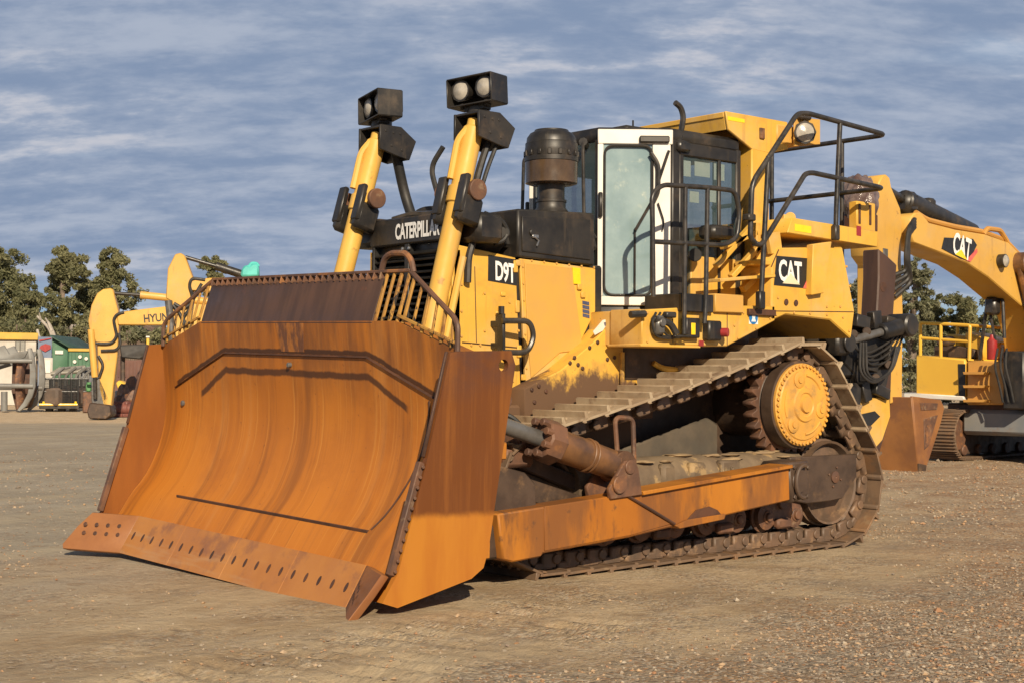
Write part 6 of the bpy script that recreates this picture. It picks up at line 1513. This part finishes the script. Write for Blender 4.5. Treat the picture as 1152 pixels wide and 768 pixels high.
m = MB(); box_at(m, 129, 143, 439, 447, 63.5, 1.2, .04, .6); box_at(m, 130, 142, 447, 452, 63.6, 1.0, .03, 0.0); simple(m, 'concrete_block', material('grey concrete block', (.36, .35, .32), (.3, .29, .27), 2, .9), 'grey concrete block behind the far excavator bucket', 'block')
m = MB(); bmr = bmesh.new(); bmesh.ops.create_icosphere(bmr, subdivisions=4, radius=1)
c = AT(158, 450, 62)
for v in bmr.verts:
    k = 1+.35*mnoise.noise(v.co*2.2)+.15*mnoise.noise(v.co*6); v.co = Vector((c.x, c.y, .2))+Vector((v.co.x*1.0*k, v.co.y*1.0*k, v.co.z*1.35*k))
m._take(bmr); simple(m, 'scrap_heap', M['rust'], 'heap of rusty scrap right behind the left edge of the blade', 'scrap heap')
rs = random.Random(3)
for i in range(3):
    m = MB(); px = 131+i*5.5; c = AT(px, 454+i*.8, 60.5); c.z = .32; m.cyl(c-RH*.28, c+RH*.28, .22, None, 14, .03); m.box(c+Vector((0, 0, .2)), (.3, .3, .2), .04, Matrix.Rotation(i, 3, 'Z')); m.box((c.x, c.y, .07), (.5, .5, .14), .03)
    simple(m, 'red_machine_part', material('rusty red paint', (.20, .065, .045), (.13, .05, .04), 3, .6), ['rusty red casting nearest the far excavator bucket', 'rusty red casting between two other red castings', 'rusty red casting closest to the scrap heap'][i], 'casting', 'red castings on the gravel')
# a grey boulder on the mound
for i, (px, py, r_) in enumerate(((87, 377, .75), (95, 380, .6))):
    m = MB(); bmr = bmesh.new(); bmesh.ops.create_icosphere(bmr, subdivisions=3, radius=1); c = AT(px, py, 112-i*2)
    for v in bmr.verts:
        k = 1+.3*mnoise.noise(v.co*1.7+Vector((i*5, 0, 0))); v.co = c+v.co*r_*k
    m._take(bmr); simple(m, 'boulder', material('pale grey rock', (.33, .29, .26), (.25, .21, .18), .8, .9, bump=.4, bscale=3), ['pale boulder lower on the brown mound', 'pale boulder touching the excavator stick outline'][i], 'boulder', 'boulders on the mound')

# ================================================================ TREES
def leaf_material(name, c1, c2):
    m = bpy.data.materials.new(name); m.use_nodes = True; n_ = m.node_tree.nodes; l_ = m.node_tree.links; b = n_['Principled BSDF']
    gi = n_.new('ShaderNodeNewGeometry'); t = n_.new('ShaderNodeTexCoord'); ns = n_.new('ShaderNodeTexNoise'); ns.inputs['Scale'].default_value = .55; ns.inputs['Detail'].default_value = 3; l_.new(t.outputs['Object'], ns.inputs['Vector'])
    ad = n_.new('ShaderNodeMath'); ad.operation = 'ADD'; mu = n_.new('ShaderNodeMath'); mu.operation = 'MULTIPLY'; mu.inputs[1].default_value = .45; l_.new(gi.outputs['Random Per Island'], mu.inputs[0]); l_.new(mu.outputs[0], ad.inputs[0]); l_.new(ns.outputs['Fac'], ad.inputs[1])
    mr_ = n_.new('ShaderNodeMapRange'); l_.new(ad.outputs[0], mr_.inputs[0]); mr_.inputs[1].default_value = .45; mr_.inputs[2].default_value = 1.0
    mx = n_.new('ShaderNodeMix'); mx.data_type = 'RGBA'; l_.new(mr_.outputs[0], mx.inputs[0]); mx.inputs[6].default_value = (*c1, 1); mx.inputs[7].default_value = (*c2, 1)
    l_.new(mx.outputs[2], b.inputs['Base Color']); b.inputs['Roughness'].default_value = .6; b.inputs['Specular IOR Level'].default_value = .3
    tr_ = n_.new('ShaderNodeBsdfTranslucent'); l_.new(mx.outputs[2], tr_.inputs[0]); ms = n_.new('ShaderNodeMixShader'); ms.inputs[0].default_value = .45
    l_.new(b.outputs[0], ms.inputs[1]); l_.new(tr_.outputs[0], ms.inputs[2]); l_.new(ms.outputs[0], n_['Material Output'].inputs[0]); return m
LEAF = [leaf_material('olive gum leaves', (.15, .155, .078), (.34, .325, .175)), leaf_material('dark gum leaves', (.125, .135, .068), (.29, .28, .15)), leaf_material('sparse grey green leaves', (.14, .145, .085), (.31, .30, .18))]
BARK = material('pale gum bark', (.22, .17, .13), (.12, .09, .07), 2, .85)
def leaves(mb, c, rad, n, size, r_):
    for _ in range(n):
        v = Vector((r_.gauss(0, 1), r_.gauss(0, 1), r_.gauss(0, 1))).normalized(); k = r_.random()**.5*(1.0 if r_.random() < .9 else 1.35)
        p = c+Vector((v.x*rad[0], v.y*rad[1], v.z*rad[2]))*k
        a_ = Vector((r_.gauss(0, 1), r_.gauss(0, 1), r_.gauss(-.4, 1))).normalized(); b_ = a_.orthogonal().normalized(); b_ = Matrix.Rotation(r_.uniform(0, 6.28), 3, a_) @ b_
        s_ = size*r_.uniform(.6, 1.3); mb.raw([p-a_*s_, p+b_*s_*.36, p+a_*s_, p-b_*s_*.36], [(0, 1, 2, 3)])
def tree(name, px, py_top, dist, wpx, label, seed, mt=0, dens=1.0, trunk_frac=.32, bulk=1.0, group=None):
    r_ = random.Random(seed); base = AT(px, 440, dist); base.z = -.1; top = AT(px, py_top, dist).z; H = top; W_ = wpx/FPX*dist
    t = thing(name, label, 'tree', base, 0, group)
    m = MB(); pts = [Vector((0, 0, 0)), Vector((r_.uniform(-.3, .3), r_.uniform(-.3, .3), H*.25)), Vector((r_.uniform(-.6, .6), r_.uniform(-.5, .5), H*.5)), Vector((r_.uniform(-.7, .7), 0, H*.78))]
    m.tube(pts, lambda q: .035*H*(1-.75*q), 8, .6)
    lobes = []; nl = int(22*bulk)
    for i in range(nl):
        q = r_.random(); z = H*(trunk_frac+(.93-trunk_frac)*q); env = math.sin(PI*min(1, .18+.78*q)) ; an = i*2.4+r_.uniform(-.4, .4); rr = W_*.5*env*r_.uniform(.15, .95)
        c = Vector((math.cos(an)*rr, math.sin(an)*rr, z)); s_ = W_*.5*r_.uniform(.34, .55); lobes.append((c, s_))
    for i in range(5): lobes.append((Vector((r_.uniform(-.42, .42)*W_, r_.uniform(-.3, .3)*W_, H*r_.uniform(.16, .34))), W_*r_.uniform(.15, .22)))
    lobes.append((Vector((r_.uniform(-.1, .1)*W_, 0, H*.90)), W_*.17))
    for c, s_ in lobes:
        b0 = pts[1].lerp(pts[3], min(1, max(0, (c.z/H-.3)/.6))); m.tube([b0-Vector((0, 0, H*.05)), b0.lerp(c, .5)+Vector((0, 0, .1)), c], lambda q: .012*H*(1-.75*q), 5, .3)
    m.build('trunk', BARK, t)
    m = MB()
    for c, s_ in lobes:
        for k in range(6):
            cc = c+Vector((r_.gauss(0, .66)*s_, r_.gauss(0, .66)*s_, r_.gauss(0, .55)*s_)); q = s_*r_.uniform(.28, .62)
            leaves(m, cc, (q, q, q*.75), int(180*dens), .17 if dist > 60 else .16, r_)
    m.build('crown', LEAF[mt], t, 180)
    return t
GL = 'gum trees behind the yard on the left'; GR = 'trees behind the excavator on the right'
tree('gum_tree', -8, 276, 118, 78, 'tallest dark gum tree cut by the left picture edge', 1, 1, 1.1, .22, 1.3, GL)
tree('gum_tree', 34, 322, 112, 44, 'low gum tree filling the dip between two taller gums', 2, 1, 1.0, .15, 1.0, GL)
tree('gum_tree', 70, 278, 116, 50, 'olive gum tree with a narrow top above the green shed', 3, 0, 1.0, .22, 1.2, GL)
tree('gum_tree', 96, 300, 120, 46, 'gum tree filling the middle between two taller olive gums', 13, 0, .9, .18, 1.0, GL)
tree('gum_tree', 124, 276, 118, 56, 'broad olive gum tree right behind the far left excavator stick', 4, 0, 1.0, .26, 1.2, GL)
tree('gum_tree', 240, 283, 122, 36, 'lone gum tree rising behind the raised excavator stick', 5, 0, .9, .3, .8, GL)
tree('gum_tree', 968, 306, 110, 44, 'grey green tree showing between bulldozer tank and ripper shank', 6, 2, .8, .2, 1.0, GR)
tree('gum_tree', 1030, 284, 104, 46, 'sparse tall grey green tree with sky showing through its crown', 7, 2, .38, .25, 1.1, GR)
tree('gum_tree', 1047, 322, 112, 52, 'dense tree under the excavator boom, nearest the stick', 8, 1, 1.0, .12, 1.2, GR)
tree('gum_tree', 1084, 328, 110, 54, 'dense rounded tree above the yellow guard rail', 9, 0, 1.0, .12, 1.2, GR)
tree('gum_tree', 1122, 332, 112, 56, 'dark tree behind the black mirror frame', 10, 1, 1.0, .12, 1.2, GR)
tree('gum_tree', 1170, 322, 114, 60, 'dark tree mostly hidden by the bend of the excavator boom', 12, 1, 1.0, .12, 1.2, GR)
def shrub(px, py, dist, wpx, label, seed, mt):
    r_ = random.Random(seed); c = AT(px, py, dist); W_ = wpx/FPX*dist; t = thing('shrub', label, 'shrub', (c.x, c.y, 0), 0, 'shrubs on the mound'); m = MB()
    for k in range(7): q = Vector((r_.gauss(0, .28)*W_, r_.gauss(0, .28)*W_, c.z-.4*W_*r_.random())); leaves(m, q, (W_*.25,)*3, 130, .17, r_); 
    m.build('foliage', LEAF[mt], t, 180); m = MB()
    for k in range(5): m.tube([Vector((r_.gauss(0, .1), r_.gauss(0, .1), 0)), Vector((r_.gauss(0, .2)*W_, r_.gauss(0, .2)*W_, c.z))], .05, 5)
    m.build('stem', BARK, t)
shrub(182, 376, 96, 30, 'green shrub beneath the lettered excavator boom', 21, 0)
shrub(76, 374, 104, 30, 'brownish shrub on the mound above the green shed', 22, 2)
shrub(108, 360, 103, 26, 'olive shrub on the mound left of the excavator stick', 23, 0)
shrub(20, 366, 100, 44, 'dark shrub above the white site hut roof', 24, 1)
shrub(150, 372, 105, 26, 'dry shrub between the excavator stick and the green shrub', 25, 2)
# fallen bleached limb
m = MB(); m.tube([AT(42, 356, 98), AT(48, 362, 97.6), AT(54, 367, 97.4), AT(59, 374, 97), AT(62, 392, 97)], lambda q: .07+.13*q, 7, .5); m.tube([AT(51, 358, 97), AT(55, 364, 97.2), AT(58.5, 373, 97)], lambda q: .05+.08*q, 6, .4); m.tube([AT(46, 360, 97.6), AT(44, 352, 97.4)], lambda q: .07-.04*q, 6); m.tube([AT(42, 371, 96.8), AT(44, 380, 96.6), AT(60, 390, 96.9)], .09, 6, .5)
simple(m, 'dead_branch', material('bleached dead wood', (.42, .38, .33), (.33, .29, .24), 2, .8), 'bleached bare branch reaching up above the site hut roof', 'branch')
# far-off wood closing the horizon
r_ = random.Random(77); m = MB()
for i in range(260):
    u = -330+660*r_.random(); v = 250+r_.uniform(-15, 40); p = C2+FH*v+RH*u; h_ = r_.uniform(4, 8.5)
    leaves(m, Vector((p.x, p.y, h_*.5)), (4.5, 4.5, h_*.55), 130, .75, r_)
o = m.build('far_wood', LEAF[1], None, 180); o['kind'] = 'stuff'
